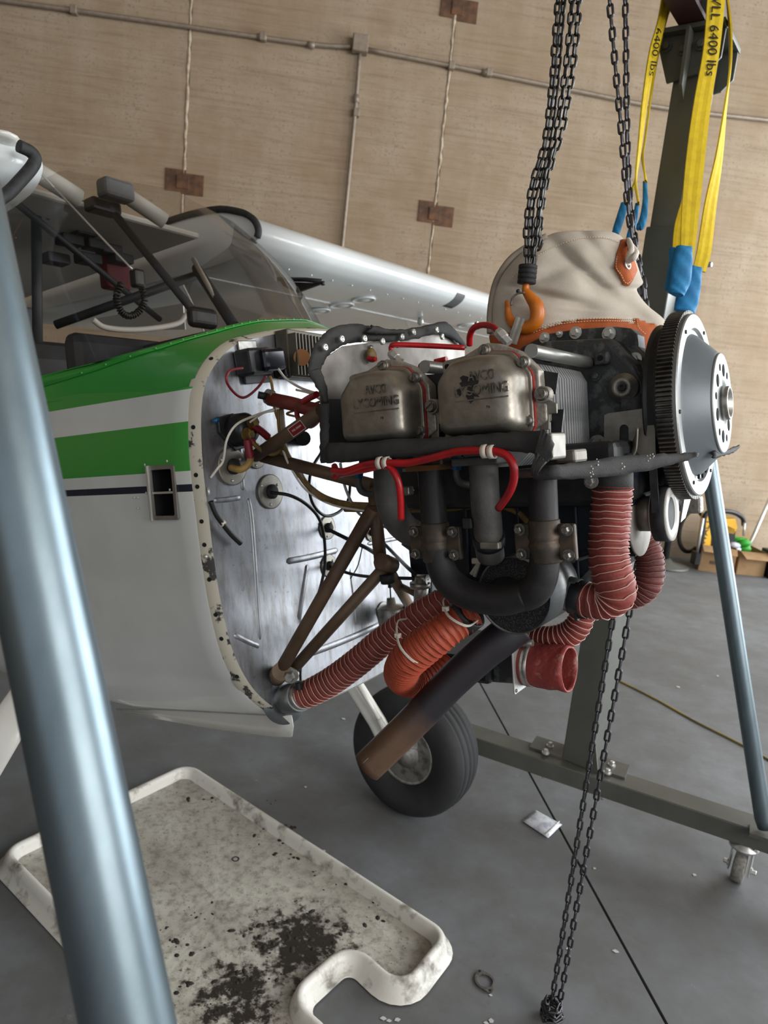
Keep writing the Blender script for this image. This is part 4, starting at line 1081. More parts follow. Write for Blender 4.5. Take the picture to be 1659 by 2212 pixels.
mb = MB(); rw = [[A(F_LE - f * 1.0 + (.0015 if f < .1 else 0), l, WU + u * 1.03) for f, u in afo if u <= .005 and f < .09] for l in (1.62, 1.70)]
mb.grid(rw); mb.build('tape_mark', mat('grey_tape', '#4d4f50', .6), wing)
mb = MB(); mb.ball(EU(908, 694, UL - .015), .02, 8, (AF * .018, AL * .01, AU * .022)); mb.build('tie_down_ring', 'zinc', wing)
# open far-side door window
wf = [(604, 601), (694, 604), (712, 606), (699, 612), (694, 617), (640, 633), (618, 614)]
mb = MB(); mb.tube([EL(600, 603, .42), EL(660, 604, .42), EL(697, 608, .42)], .007, 8); mb.tube([EL(697, 608, .42), EL(698, 616, .42)], .006, 8)
mb.prism([EL(x, y, .425) for x, y in ((606, 608), (695, 612), (640, 632), (612, 618))], AL * .01); mb.build('door_window_frame', 'black_paint', air)

# cabin
def bpart(name, c, df, dl, du, m_, bev=.01): q = MB(); q.box(c, df, dl, du, (AF, AL, AU)); return q.build(name, m_, air, bevel=bev)
bpart('bulkhead', A(-2.6, 0, .1), .03, .7, 1.1, 'cabin_grey'); bpart('cabin_floor', A(-1.8, 0, -.46), 1.6, .60, .03, 'cabin')
bpart('headliner', A(-2.1, 0, .70), 1.1, .64, .02, 'cabin_white'); bpart('door_panel', A(-1.85, .39, -.10), 1.4, .02, .5, 'cabin_grey')
bpart('side_panel', A(-1.85, -.385, -.12), 1.4, .015, .5, 'cabin')
bpart('instrument_panel', A(-1.26, 0, .05), .05, .74, .46, 'cabin', .03); bpart('glare_shield', A(-1.12, 0, .255), .24, .36, .015, 'cabin', .006)
bpart('seat_back', A(-1.70, 0, .04), .12, .62, .60, 'cabin', .06); bpart('seat_cushion', A(-1.72, 0, -.25), .5, .48, .12, 'cabin', .04)
def ctube(a, b, r, m_='cabin', nm='cabin_tube'): q = MB(); q.tube([a, b], r, 10); q.build(nm, m_, air)
ctube(EF(250, 465, -1.42), EF(440, 700, -1.12), .011); ctube(EF(120, 702, -1.75), EF(432, 592, -1.40), .013); ctube(EF(425, 580, -1.40), EF(507, 706, -1.10), .015); ctube(EF(418, 560, -1.4), EF(498, 704, -1.12), .007, 'cabin_white')
ctube(EF(78, 440, -1.7), EF(82, 810, -1.7), .014); ctube(EF(0, 410, -1.6), EF(345, 690, -1.8), .010); ctube(EF(76, 462, -1.75), EF(215, 432, -1.55), .008); ctube(EF(40, 400, -1.6), EF(105, 470, -1.7), .008)
ctube(EF(80, 372, -1.45), EF(170, 428, -1.45), .024, 'cabin_white', 'skylight_tube'); ctube(EF(262, 415, -1.45), EF(356, 478, -1.42), .022, 'cabin_white', 'skylight_tube')
for k, (x, y) in enumerate(((180, 500), (205, 530), (235, 540), (260, 560), (190, 560), (150, 520), (120, 560))):
    bpart('overhead_control', EF(x, y, -1.75), .05, .07, .03, 'cabin', .005)
q = MB(); q.box(EF(250, 412, -1.42), .05, .09, .05, (AF, AL, AU)); q.build('compass_mount', 'cabin_grey', air, bevel=.01)
q = MB(); q.box(EF(222, 448, -1.5), .05, .09, .035, (AF, AL, AU)); q.build('overhead_switch_box', 'black_plastic', air, bevel=.008)
q = MB(); q.box(EF(248, 590, -1.8), .05, .09, .11, (AF, AL, AU)); q.build('red_pouch', 'cabin_red', air, bevel=.01)
q = MB(); q.box(EF(437, 687, -1.08), .03, .085, .05, (AF, AL, AU)); q.build('panel_knob_cover', 'black_plastic', air, bevel=.018, seg=4)
hp = smoothpts([EF(x, y, -1.42) for x, y in ((262, 612), (252, 640), (258, 668), (275, 682), (296, 676), (312, 652), (306, 620), (298, 606))], 26)
P = []
for i, p in enumerate(hp):
    t = unit(hp[min(i + 1, len(hp) - 1)] - hp[max(i - 1, 0)]); u_, w_ = frame_of(t); a = i * 1.15; P.append(p + (u_ * math.cos(a) + w_ * math.sin(a)) * .008)
q = MB(); q.tube(P, .0028, 6); q.build('coiled_cord', 'black_wire', air)
q = MB(); q.box(EF(297, 602, -1.41), .03, .035, .05, (AF, AL, AU)); q.build('hand_microphone', 'black_plastic', air, bevel=.008)
wire([EF(x, y, -1.45) for x, y in ((200, 690), (230, 708), (300, 712), (380, 700), (402, 680))], .008, 'door_sill', 'cabin_white', air)
q = MB(); q.prism([EL(x, y, .36) for x, y in ((205, 688), (395, 655), (400, 712), (240, 714))], AL * .004); q.build('door_sill_panel', 'white_paint', air)
# antenna lead up the near windshield post
cw = [EL(x, y, -.385) for x, y in ((-6, 440), (4, 500), (22, 583), (36, 655), (50, 730), (64, 790), (84, 830))]
wire(cw, .0032, 'post_wire', mat('copper_wire', '#a0664a', .5), air)
for x, y in ((5, 502), (25, 583), (40, 655), (62, 772)):
    q = MB(); q.cyl(EL(x - 7, y + 1, -.389), EL(x + 7, y - 1, -.389), .0022, 6); q.build('wire_tie', 'white_plastic', air)
# lower cowl lip under the belly
lip = [(248, 1533), (430, 1540), (560, 1548), (632, 1545), (634, 1572), (632, 1591), (590, 1590), (450, 1572), (330, 1550)]
rows = [[EL(x, y, -.27 + .01 * k) for x, y in ((250, 1532), (340, 1534), (430, 1538), (520, 1543), (600, 1547), (630, 1546))] for k in (0,)] + [[EL(x, y, -.25) for x, y in ((270, 1538), (345, 1545), (430, 1555), (520, 1567), (600, 1573), (634, 1570))], [EL(x, y, -.24) for x, y in ((290, 1543), (350, 1554), (440, 1570), (525, 1582), (590, 1590), (631, 1591))]]
q = MB(); q.grid(rows); q.build('cowl_lip', 'white_paint', air, solid=.003)

# landing gear
WP = FL(880, 1742); RW = .228
def wheel(c, name_leg):
    t = group_part('main_wheel', air, c)
    pf = [(.105, -.055), (.125, -.072), (.16, -.086), (.195, -.083), (.214, -.070), (.222, -.052), (.2245, -.046), (.221, -.044), (.221, -.041), (.2255, -.039), (.227, -.016), (.223, -.014), (.223, -.011), (.228, -.009), (.228, .009), (.223, .011), (.223, .014), (.227, .016), (.2255, .039), (.221, .041), (.221, .044), (.222, .052), (.214, .070), (.195, .083), (.16, .086), (.125, .072), (.105, .055)]
    ax = unit(vec(AL[0], AL[1], 0)); q = MB(); q.lathe(c, ax, pf + [(.098, .0)], 56, closed=True); q.build('tyre', 'tyre', t)
    q = MB(); q.lathe(c, ax, [(.10, -.055), (.106, -.060), (.108, -.055), (.108, .05), (.09, .05), (.05, .02), (.05, -.03), (.09, -.045), (.10, -.055)], 36); q.build('rim', 'hub', t)
    q = MB(); q.lathe(c, ax, [(.088, -.045), (.088, -.052), (.04, -.056), (.03, -.075), (.0, -.075)], 24); q.build('brake_disc', 'steel', t)
    q = MB(); q.box(c - ax * .06 + vec(.03, 0, .06), .05, .04, .06); q.build('brake_caliper', 'hub', t, bevel=.005)
    return t
wc = WP + Z * RW
wheel(wc, 1)
def leg(P, w, th, m_='white_paint'):
    q = MB(); rows = []
    for i, p in enumerate(P):
        t = unit(P[min(i + 1, len(P) - 1)] - P[max(i - 1, 0)]); v = unit(p - C_O); s_ = unit(np.cross(t, vec(0, 1, 0))); n_ = np.cross(t, s_)
        rows.append([p + s_ * w / 2 * math.cos(a) + n_ * th / 2 * math.sin(a) for a in np.linspace(0, 2 * math.pi, 12, endpoint=False)])
    q.grid(rows, wrap=True); b = len(q.v) - 12; q.f += [tuple(range(11, -1, -1)), tuple(range(b, b + 12))]; q.sm += [False, False]
    q.build('gear_leg', m_, air)
dw = depth(wc)
leg([at_depth(700, 1395, dw - .12), at_depth(765, 1480, dw - .10), at_depth(815, 1560, dw - .10), at_depth(850, 1632, dw - .09)], .062, .02)
q = MB(); q.tube([at_depth(768, 1470, dw - .14), at_depth(800, 1522, dw - .13), at_depth(833, 1575, dw - .13)], .008, 8); q.tube([at_depth(818, 1552, dw - .13), at_depth(840, 1592, dw - .12)], .011, 8); q.build('brake_line', 'white_paint', air)
nc = FL(-215, 1960); nc[2] = RW
wheel(nc, 1)
na = A(-1.55, -.30, -.50)
leg([na, at_depth(30, 1545, 1.75), at_depth(-60, 1700, 1.72), nc], .09, .022)

# ---------------- firewall equipment (parts of the airplane's firewall group)
def fpart(mb, name, mt, **kw): return mb.build(name, mt, fw, **kw)
def fbox(x, y, h, dl, df, du, name, mt, bev=.003, rot=0.0):
    X = AL * math.cos(rot) + AU * math.sin(rot); Y = -AL * math.sin(rot) + AU * math.cos(rot)
    q = MB(); q.box(EF(x, y, F0 + h), dl, df, du, (X, AF, Y)); return fpart(q, name, mt, bevel=bev)
fbox(548, 782, .025, .062, .045, .052, 'voltage_regulator', 'black_plastic', .006, .12); fbox(575, 779, .034, .060, .058, .044, 'regulator_cap', mat('gloss_navy_plastic', '#10131f', .12), .008, .12)
fbox(555, 812, .004, .075, .006, .03, 'regulator_bracket', 'black_paint', .002, .1); fbox(535, 752, .004, .05, .005, .03, 'regulator_bracket', 'steel', .002, .1)
fbox(655, 770, .02, .13, .035, .10, 'finned_cooler', 'finned', .003)
for k in range(9): fbox(634 + 7 * k, 765 + k * 1.0, .048, .003, .022, .085, 'cooler_fin', 'finned', 0)
q = MB(); q.cyl(EF(652, 772, F0 + .05), EF(652, 772, F0 + .064), .017, 18); fpart(q, 'orange_cap', mat('amber_cap', '#8d5a26', .5))
fbox(640, 808, .02, .10, .03, .018, 'cooler_tray', 'black_paint', .004)
# starter relay
q = MB(); q.lathe(EF(505, 930, F0), AF, [(.030, 0), (.032, .006), (.032, .035), (.026, .045), (.012, .048), (.0, .048)], 24); fpart(q, 'starter_relay', 'black_plastic')
q = MB(); q.prism([EF(x, y, F0 + .002) for x, y in ((466, 903), (500, 893), (545, 918), (545, 960), (505, 975), (470, 935))], AF * .006); fpart(q, 'relay_flange', 'black_paint', bevel=.002)
for x, y in ((542, 913), (532, 939)):
    q = MB(); hexbolt(q, EF(x, y, F0 + .045), AF, .009, .016); q.cyl(EF(x, y, F0 + .02), EF(x, y, F0 + .045), .012, 14); fpart(q, 'relay_terminal', 'brass')
q = MB(); q.cyl(EF(461, 911, F0 + .012), EF(472, 905, F0 + .016), .005, 8); fpart(q, 'blue_terminal', 'blue_fit')
# grommet plates
for x, y, r_ in ((500, 1008, .037), (583, 1062, .036), (706, 1140, .027), (709, 1222, .026), (800, 1150, .022), (552, 985, .026), (826, 1320, .024)):
    q = MB(); q.lathe(EF(x, y, F0), AF, [(r_, 0), (r_, .0035), (r_ * .92, .004), (0, .004)], 28); g = fpart(q, 'grommet_plate', 'plate')
    q = MB(); q.lathe(EF(x, y, F0), AF, [(r_ * .42, .003), (r_ * .42, .010), (r_ * .25, .014), (0, .014)], 16); fpart(q, 'grommet', 'rubber')
    for a in (.5, 2.6, 4.7):
        q = MB(); p = EF(x, y, F0 + .004) + (AL * math.cos(a) + AU * math.sin(a)) * r_ * .74; q.lathe(p, AF, [(.003, 0), (.0025, .0012), (0, .0016)], 8); fpart(q, 'rivet', 'zinc')
q = MB(); q.cyl(EF(655, 947, F0), EF(655, 947, F0 + .03), .016, 16); fpart(q, 'rubber_plug', 'rubber')
# duct outlet flange at the lower corner
o_a, o_b = EF(612, 1513, F0 - .003), EF(646, 1504, F0 + .06)
ax = unit(o_b - o_a)
q = MB(); q.lathe(o_a, ax, [(.050, 0), (.050, .003), (.034, .006), (.031, .02), (.031, .075)], 28); fpart(q, 'duct_outlet', 'shroud')
# gascolator
g0 = EF(847, 1335, F0 + .05)
q = MB(); q.lathe(g0, AU, [(.010, -.06), (.012, -.02), (.034, -.014), (.036, 0), (.036, .024), (.03, .03), (.012, .034), (.010, .05), (0, .05)], 24); fpart(q, 'fuel_strainer', 'steel')
q = MB(); q.cyl(g0 + AU * .012, g0 + AU * .012 + AL * .09 + AF * .02, .014, 14); fpart(q, 'strainer_fitting', 'dark_iron')
q = MB(); q.cyl(g0 + AU * .05, g0 + AU * .13, .002, 6); q.cyl(g0 + AU * .075, g0 + AU * .095, .005, 8); fpart(q, 'primer_rod', 'black_wire')
# hanging black sleeve and small zinc studs
wire([EF(x, y, F0 + .012) for x, y in ((455, 1083), (466, 1110), (480, 1130), (500, 1155), (520, 1174))], .0052, 'black_sleeve', 'black_wire', fw)
q = MB(); q.cyl(EF(477, 1133, F0 + .012), EF(484, 1127, F0 + .012), .0055, 10); fpart(q, 'white_band', 'white_plastic')
for a, b in (((450, 1052), (451, 1072)),): q = MB(); q.cyl(EF(*a, F0 + .008), EF(*b, F0 + .008), .0028, 8); fpart(q, 'stud', 'zinc')
def fwire(L_, r_, name, m_): return wire([EF(x, y, F0 + h) for x, y, h in L_], r_, name, m_, fw)
fwire([(455, 1032, .004), (470, 1012, .02), (482, 995, .03), (490, 950, .05), (510, 918, .06), (545, 900, .06), (580, 888, .06), (612, 878, .06)], .0024, 'white_wire', 'white_wire')
fwire([(540, 912, .06), (570, 892, .06), (600, 886, .06), (615, 872, .06)], .0020, 'white_wire', 'white_wire')
fwire([(498, 1010, .012), (520, 1014, .04), (537, 1002, .05), (541, 985, .05), (538, 968, .05)], .0068, 'starter_cable', 'yellow_wire')
fwire([(541, 990, .05), (538, 975, .05), (534, 950, .05)], .0080, 'red_boot', 'maroon')
fwire([(545, 918, .05), (565, 932, .055), (580, 945, .06)], .0075, 'red_boot', 'maroon'); fwire([(577, 942, .06), (600, 970, .06), (620, 995, .07), (645, 1030, .08)], .0055, 'battery_cable', 'gold_wire')
fwire([(536, 942, .05), (548, 958, .055)], .0060, 'red_boot', 'maroon')
fwire([(545, 955, .055), (565, 972, .06), (590, 980, .07), (609, 968, .08), (614, 945, .08), (611, 915, .08), (608, 880, .08)], .0048, 'amber_cable', 'gold_wire')
for k in range(3): fwire([(602 + 3 * k, 885, .09), (603 + 3 * k, 915, .09), (608 + 2 * k, 950, .085), (622 + k, 985, .085), (642 + 3 * k, 1020, .09), (665, 1052 - 3 * k, .10), (700, 1080 - 4 * k, .13), (745, 1094 - 4 * k, .18), (800, 1098 - 4 * k, .25), (850, 1100 - 4 * k, .30)], .0042, 'amber_cable', 'gold_wire')
fwire([(612, 975, .09), (625, 1005, .09), (655, 1052, .10), (690, 1078, .12), (730, 1094, .17), (790, 1104, .25)], .0022, 'white_wire', 'white_wire')
fwire([(586, 1064, .015), (625, 1070, .05), (660, 1088, .06), (688, 1118, .06), (700, 1160, .05), (702, 1215, .04), (694, 1262, .03), (676, 1320, .02), (664, 1345, .01)], .0036, 'control_cable', 'black_wire')
fwire([(694, 978, .05), (674, 1012, .05), (668, 1052, .05), (677, 1090, .05), (702, 1114, .05), (732, 1106, .05), (752, 1080, .05), (757, 1040, .06)], .0034, 'black_loop_cable', 'black_wire')
fwire([(706, 1142, .012), (742, 1160, .06), (790, 1183, .14), (812, 1196, .2)], .0046, 'throttle_cable', 'black_wire'); fwire([(712, 1224, .012), (760, 1240, .08), (815, 1247, .18), (905, 1250, .26)], .0036, 'mixture_cable', 'black_wire')
fwire([(806, 1150, .012), (850, 1195, .12), (885, 1230, .25), (925, 1262, .3)], .0040, 'black_cable', 'black_wire')
fwire([(757, 1250, .03), (773, 1222, .03), (783, 1180, .03)], .0016, 'thin_wire', 'black_wire')
fwire([(735, 1000, .2), (742, 1040, .2), (757, 1080, .2), (782, 1115, .2), (840, 1142, .25)], .0028, 'clear_tube', mat('clear_hose', '#a9a9a6', .25))
fwire([(524, 795, .06), (495, 802, .06), (490, 825, .06), (510, 852, .05), (530, 858, .05), (556, 838, .05), (575, 812, .06)], .0026, 'red_wire', 'maroon')
fwire([(600, 796, .06), (618, 818, .06), (650, 838, .10), (690, 852, .2)], .0026, 'white_wire', 'white_wire'); fwire([(640, 842, .1), (670, 850, .15), (700, 868, .25)], .0022, 'white_wire', 'white_wire')
fwire([(583, 812, .05), (588, 835, .05), (593, 880, .06), (600, 905, .06)], .0030, 'yellow_wire', 'yellow_wire')
fwire([(650, 1430, .012), (649, 1455, .012), (650, 1478, .02)], .003, 'drain_line', 'black_wire')
fwire([(640, 900, .1), (620, 893, .08), (660, 880, .15), (690, 868, .22)], .0022, 'yellow_wire', 'yellow_wire')
# red fire-sleeved oil line with end fitting
q = MB(); q.tube([EF(583, 862, F0 + .06), EF(630, 872, F0 + .12), EF(700, 892, F0 + .24)], .0135, 16); fpart(q, 'sleeved_hose', 'red_sleeve', label='red sleeved hose')
q = MB(); q.cyl(EF(576, 856, F0 + .06), EF(588, 859, F0 + .063), .0145, 16); fpart(q, 'hose_collar', 'steel'); q = MB(); q.cyl(EF(558, 853, F0 + .05), EF(578, 857, F0 + .06), .008, 6); fpart(q, 'hose_fitting', 'black_paint')
fwire([(655, 868, .2), (668, 860, .22), (684, 852, .25)], .006, 'red_line', 'red_lead'); fwire([(640, 880, .15), (645, 905, .16), (670, 920, .2), (690, 905, .25)], .005, 'red_line', 'maroon')

# engine mount, bolted to the firewall
em = group_part('engine_mount', air, EF(700, 1200, F0 + .1))
def mt_(a, b, r_, m_='mount'): q = MB(); q.tube([a, b], r_, 14); q.build('tube', m_, em)
lo1, lo2 = EF(604, 1452, F0 + .03), EF(625, 1455, F0 + .03)
mt_(lo1, EF(806, 1098, F0 + .26), .0135); mt_(lo2, EF(838, 1218, F0 + .26), .012, 'mount_tan'); mt_(EF(565, 985, F0 + .02), EF(805, 1048, F0 + .26), .0125); mt_(EF(552, 985, F0 + .02), EF(695, 888, F0 + .26), .0125)
mt_(EF(808, 1090, F0 + .26), EF(823, 1225, F0 + .25), .012); mt_(EF(836, 1225, F0 + .25), EF(892, 1322, F0 + .05), .012, 'mount_tan'); mt_(EF(858, 1262, F0 + .18), EF(912, 1290, F0 + .26), .007, 'mount_tan'); mt_(EF(823, 1215, F0 + .25), EF(806, 1050, F0 + .26), .012)
q = MB(); q.cyl(EF(598, 1462, F0), EF(608, 1450, F0 + .045), .019, 18); q.build('mount_foot', 'mount_tan', em)
q = MB(); q.cyl(EF(612, 1455, F0 + .035), EF(640, 1458, F0 + .045), .012, 14); hexbolt(q, EF(628, 1458, F0 + .05), AF * .6 - AL, .011, .02); q.build('mount_bolt', 'steel', em)
q = MB(); q.ball(EF(832, 1216, F0 + .26), .017, 12); q.cyl(EF(822, 1212, F0 + .27), EF(848, 1222, F0 + .27), .016, 14); q.build('joint', 'mount', em)
q = MB(); q.cyl(EF(835, 1240, F0 + .26), EF(838, 1258, F0 + .26), .014, 12); q.build('rubber_isolator', 'rubber', em)
a_, b_ = EF(627, 936, F0 + .165), EF(655, 916, F0 + .205)
pd = unit(b_ - a_); pu = unit(np.cross(unit(np.cross(pd, C_FW)), pd) * -1 + 0); pu = unit(np.cross(pd, -unit(a_ - C_O)) * -1)
pc = (a_ + b_) / 2 - unit(a_ - C_O) * .014
q = MB(); q.box(pc, .042, .018, .0008, (pd, pu, np.cross(pd, pu))); q.build('placard_border', 'paper', em)
q = MB(); q.box(pc - unit(a_ - C_O) * .0008, .039, .0155, .0008, (pd, pu, np.cross(pd, pu))); q.build('placard', 'red_placard', em)
up_ = pu if pu @ Z > 0 else -pu
txt('FUEL DRAIN', pc - unit(a_ - C_O) * .0016 - pd * .014 + up_ * -.001, pd, up_, .028, 'paper', em, 'placard_lettering', .0002)
# ================================================================== ENGINE
eng = thing('aircraft_engine', 'flat four-cylinder aircraft engine with stamped rocker covers, hung on the orange hook before the firewall', 'engine', A(-.25, 0, -.35))
def ep(mb, name, mt, parent=None, **kw): return mb.build(name, mt, parent or eng, **kw)
def even(P, n):
    P = list(P) + [P[0]]; d = np.r_[0, np.cumsum([np.linalg.norm(P[i + 1] - P[i]) for i in range(len(P) - 1)])]
    s = np.linspace(0, d[-1], n, endpoint=False); return [np.array([np.interp(q, d, [p[k] for p in P]) for k in range(3)]) for q in s]
def FLU(P): return loc3(P)
cf0, cf1 = FLU(EL(974, 850, -.385))[0], FLU(EL(1144, 850, -.385))[0]
cu0, cu1 = FLU(EL(1060, 938, -.385))[2], FLU(EL(1060, 768, -.385))[2]
CF, CU, CW, CHH = (cf0 + cf1) / 2, (cu0 + cu1) / 2, (cf1 - cf0) / 2, (cu1 - cu0) / 2
def cover_poly(n=64):
    P = [vec(*p, 0) for p in ((-1, -.86), (-.86, -1), (.86, -1), (1, -.82), (1, .38), (.62, .92), (.12, 1.0), (-.60, .92), (-1, .42))][::1]
    Q = fillet(P, [.2, .2, .22, .22, .34, .3, .5, .3, .34], 5); return even(Q, n)
CP = cover_poly()
def cv(p, s, l, df): return A(CF + df + p[0] * CW * s, l, CU + p[1] * CHH * s)
DF = -.1755
def cover_set(df, k):
    cy = group_part('cylinder', eng, A(CF + df, -.24, CU))
    rc = group_part('rocker_cover', eng, A(CF + df, -.42, CU))
    # head flange with upper ear, side lug and bracket
    out = [(-1.13, 1.05), (-.62, 1.10), (-.30, 1.24), (0, 1.34), (.28, 1.28), (.55, 1.14), (.78, 1.02), (1.14, .58), (1.22, .48), (1.24, -.30), (1.36, -.36), (1.36, -.78), (1.14, -.92), (.92, -1.1), (-.9, -1.12), (-1.14, -.9), (-1.16, .6), (-1.22, .75), (-1.22, 1.0)]
    P = [A(CF + df + a * CW, -.383, CU + b * CHH) for a, b in out]
    ep(MB().prism(P, AL * .022), 'head_flange', 'head', cy, bevel=.0025)
    ep(MB().cyl(cv((-1.07, .88), 1, -.3845, df), cv((-1.07, .88), 1, -.382, df), .0042, 12), 'ear_hole', 'hole', cy)
    ep(MB().prism([cv(p, 1.12, -.387, df) for p in CP], AL * .004), 'gasket', 'gasket', rc, label='red rocker cover gasket')
    ep(MB().prism([cv(p, 1.105, -.392, df) for p in CP], AL * .005), 'cover_rim', 'cover', rc, bevel=.0015)
    prof = [(1.03, -.392), (1.0, -.397), (.99, -.408), (.97, -.420), (.93, -.430), (.86, -.4365), (.76, -.4395), (.5, -.4405), (.2, -.4408)]
    mb = MB(); mb.grid([[cv(p, s, l, df) for p in CP] for s, l in prof], wrap=True); n = len(CP); b = len(mb.v) - n
    mb.f.append(tuple(range(b, b + n))); mb.sm.append(True)
    fw_ = np.cross(mb.v[1] - mb.v[0], mb.v[n] - mb.v[0])
    ep(mb, 'cover_dome', 'cover', rc)
    for a, b_ in ((0, 1.14), (.93, .70), (.97, -.74), (-1.0, -.98)):
        p = cv((a, b_), 1, -.391, df); ep(MB().cyl(p + AL * .006, p - AL * .0025, .0088, 16), 'screw_boss', 'cover', rc); ep(slotscrew(MB(), p - AL * .0025, -AL, .0062, .006), 'screw', 'bolt', rc)
    p = A(CF + df + 1.30 * CW, -.384, CU - .12 * CHH); ep(MB().cyl(p + AL * .012, p - AL * .004, .011, 18), 'lug', 'head', cy); ep(slotscrew(MB(), p - AL * .004, -AL, .0075, .007), 'screw', 'bolt', cy)
    ep(MB().prism([A(CF + df + a * CW, -.380, CU + b_ * CHH) for a, b_ in ((1.20, -.25), (1.40, -.25), (1.58, -.38), (1.58, -.62), (1.40, -.62), (1.38, -1.0), (1.16, -1.0))], AL * .004), 'bracket', 'plate', cy, bevel=.001)
    # lettering, raised on the dome
    lt = -.4408
    def T(body, a, b_, h): o_ = FLU(EL(*a, lt)); e_ = FLU(EL(*b_, lt)); w_ = e_[0] - o_[0]; txt(body, A(o_[0] + df, lt, o_[2]), AF, AU, w_, 'cover_letter', rc, 'lettering', .0022, h)
    T('AVCO', (1012, 824), (1069, 816), .0135); T('LYCOMING', (984, 858), (1099, 848), .0140)
    a, b_ = FLU(EL(983, 868, lt)), FLU(EL(1099, 855, lt)); ep(MB().box(A((a[0] + b_[0]) / 2 + df, lt, (a[2] + b_[2]) / 2), b_[0] - a[0], .002, .0016, (AF, AL, AU)), 'underline', 'cover_letter', rc)
    a = FLU(EL(1050, 882, lt)); txt('76' if k == 0 else '78', A(a[0] + df, lt + .0003, a[2]), AF, AU, .006, 'hole', rc, 'lettering', .0004, .0036)
    # cooling fins
    def fin_poly(hw, hu, top, l, dfc=0.0):
        c = CF + df - .012 + dfc
        ht = .064
        P = [(-hw * .72, -hu), (hw * .62, -hu), (hw, -hu * .78), (hw, ht * .62), (hw * .80, ht * .92), (hw * .5, ht)]
        if top: P += [(hw * .22, ht * 1.02), (hw * .10, ht * 1.22), (-hw * .45, ht * 1.22), (-hw * .6, ht)]
        P += [(-hw * .8, ht * .9), (-hw, ht * .55), (-hw, -hu * .72)]
        return [A(c + a, l, CU - .012 + b) for a, b in P]
    ls = list(np.arange(-.352, -.085, .0110))
    src = None
    for i, l in enumerate(ls):
        head = l < -.24; hw = .057 if head else .055 - .004 * max(0, (l + .14) / .06); hu = .092 if head else .088
        ep(MB().prism(fin_poly(hw, hu, l < -.29, l), AL * .0030), 'fin', 'fin', cy)
    c = A(CF + df - .012, 0, CU - .012)
    mb = MB(); mb.lathe(c - AL * .36, AL, [(.050, 0), (.050, .30)], 28); ep(mb, 'barrel', 'black_paint', cy)
    ep(MB().box(A(CF + df + .046, -.345, CU - .02), .02, .03, .10, (AF, AL, AU)), 'exhaust_port_block', 'black_paint', cy, bevel=.004)
    # pushrod tubes
    for du in (0, -.0):
        a, b_ = A(CF + df + CW * .95, -.365, CU + CHH * 1.02), A(CF + df + CW * .72, -.07, CU + CHH * 1.02 + .004)
        mb = MB(); mb.tube([a, b_], .0098, 16); d = unit(b_ - a); L_ = np.linalg.norm(b_ - a); ep(mb, 'pushrod_tube', 'zinc', cy); ep(MB().lathe(b_ - d * .012, d, [(.0105, 0), (.0135, .002), (.0135, .012)], 18), 'tube_collar', 'case', cy)
    mb = MB(); a, b_ = A(CF + df + CW * .62, -.34, CU + CHH * 1.10), A(CF + df + CW * .45, -.22, CU + CHH * 1.10)
    d = b_ - a; P = [a + d * t for t in np.linspace(0, 1, 30)]; mb.tube(P, [.0065 + .0016 * (i % 2) for i in range(30)], 12); ep(mb, 'ribbed_plug_shield', 'rubber', cy)
    return rc
rc1 = cover_set(0, 0); rc2 = cover_set(DF, 1)
def patch(L_, dl=-.4414): ep(MB().prism([EL(x, y, dl) for x, y in L_], AL * .0005), 'paint_remnant', 'black_paint', rc1)
patch([(993, 816), (1000, 811), (1012, 814), (1020, 809), (1028, 813), (1027, 820), (1034, 822), (1032, 829), (1022, 833), (1024, 842), (1018, 846), (1008, 842), (1006, 833), (997, 836), (992, 828), (998, 824)])
patch([(1010, 846), (1018, 848), (1030, 851), (1036, 858), (1024, 856), (1022, 866), (1016, 872), (1012, 866), (1006, 856)])
patch([(986, 842), (994, 838), (998, 848), (994, 856), (988, 852)]); 

# crankcase
ol = [(1112, 790), (1132, 746), (1160, 732), (1182, 721), (1245, 710), (1330, 705), (1362, 709), (1376, 722), (1378, 748), (1398, 768), (1420, 790), (1426, 840), (1426, 910), (1410, 1010), (1330, 1070), (1180, 1070), (1112, 960)]
ep(MB().prism([EL(x, y, -.028) for x, y in ol], AL * .05), 'crankcase_flange', 'case', bevel=.004)
ol2 = [(1105, 800), (1150, 762), (1200, 742), (1340, 735), (1362, 760), (1392, 790), (1412, 830), (1412, 920), (1396, 1020), (1310, 1080), (1180, 1080), (1105, 980)]
ep(MB().prism([EL(x, y, -.028) - AL * .055 for x, y in ol2], AL * .16), 'crankcase', 'case', bevel=.012, seg=3)
lf_ = [loc3(EL(x, y, -.09)) for x, y in ol2]
ep(MB().box(A(-.39, 0, .0), .20, .22, .20, (AF, AL, AU)), 'accessory_case', 'black_paint', bevel=.01)
for x, y, s in ((1177, 730, 1), (1244, 719, 1.1), (1316, 721, 1.2), (1373, 776, 1.15), (1210, 722, .6)):
    ep(hexbolt(MB(), EL(x, y, -.03), -AL, .0068 * s, .013), 'bolt', 'zinc')
p = EL(1349, 838, -.083); ep(MB().lathe(p, -AL, [(.026, 0), (.024, .010), (.016, .016), (.0165, .018), (.010, .019), (.009, .012), (.0, .012)], 26), 'lifter_boss', 'head')
ep(MB().lathe(p - AL * .0125, -AL, [(.006, 0), (.006, .004), (.0035, .004), (.003, -.002), (0, -.002)], 16), 'boss_plug', 'black_paint')
p = EL(1303, 775, -.083); ep(MB().box(p, .026, .03, .022, (AF, AL, AU)), 'case_ear', 'case', bevel=.005); ep(MB().cyl(p - AL * .015, p - AL * .0165, .005, 12), 'ear_hole', 'hole')
p = EL(1292, 958, -.10); ep(hexbolt(MB(), p, -AL, .010, .016), 'bolt', 'steel'); p = EL(1288, 812, -.085); ep(hexbolt(MB(), p, -AL, .006, .010), 'bolt', 'case')
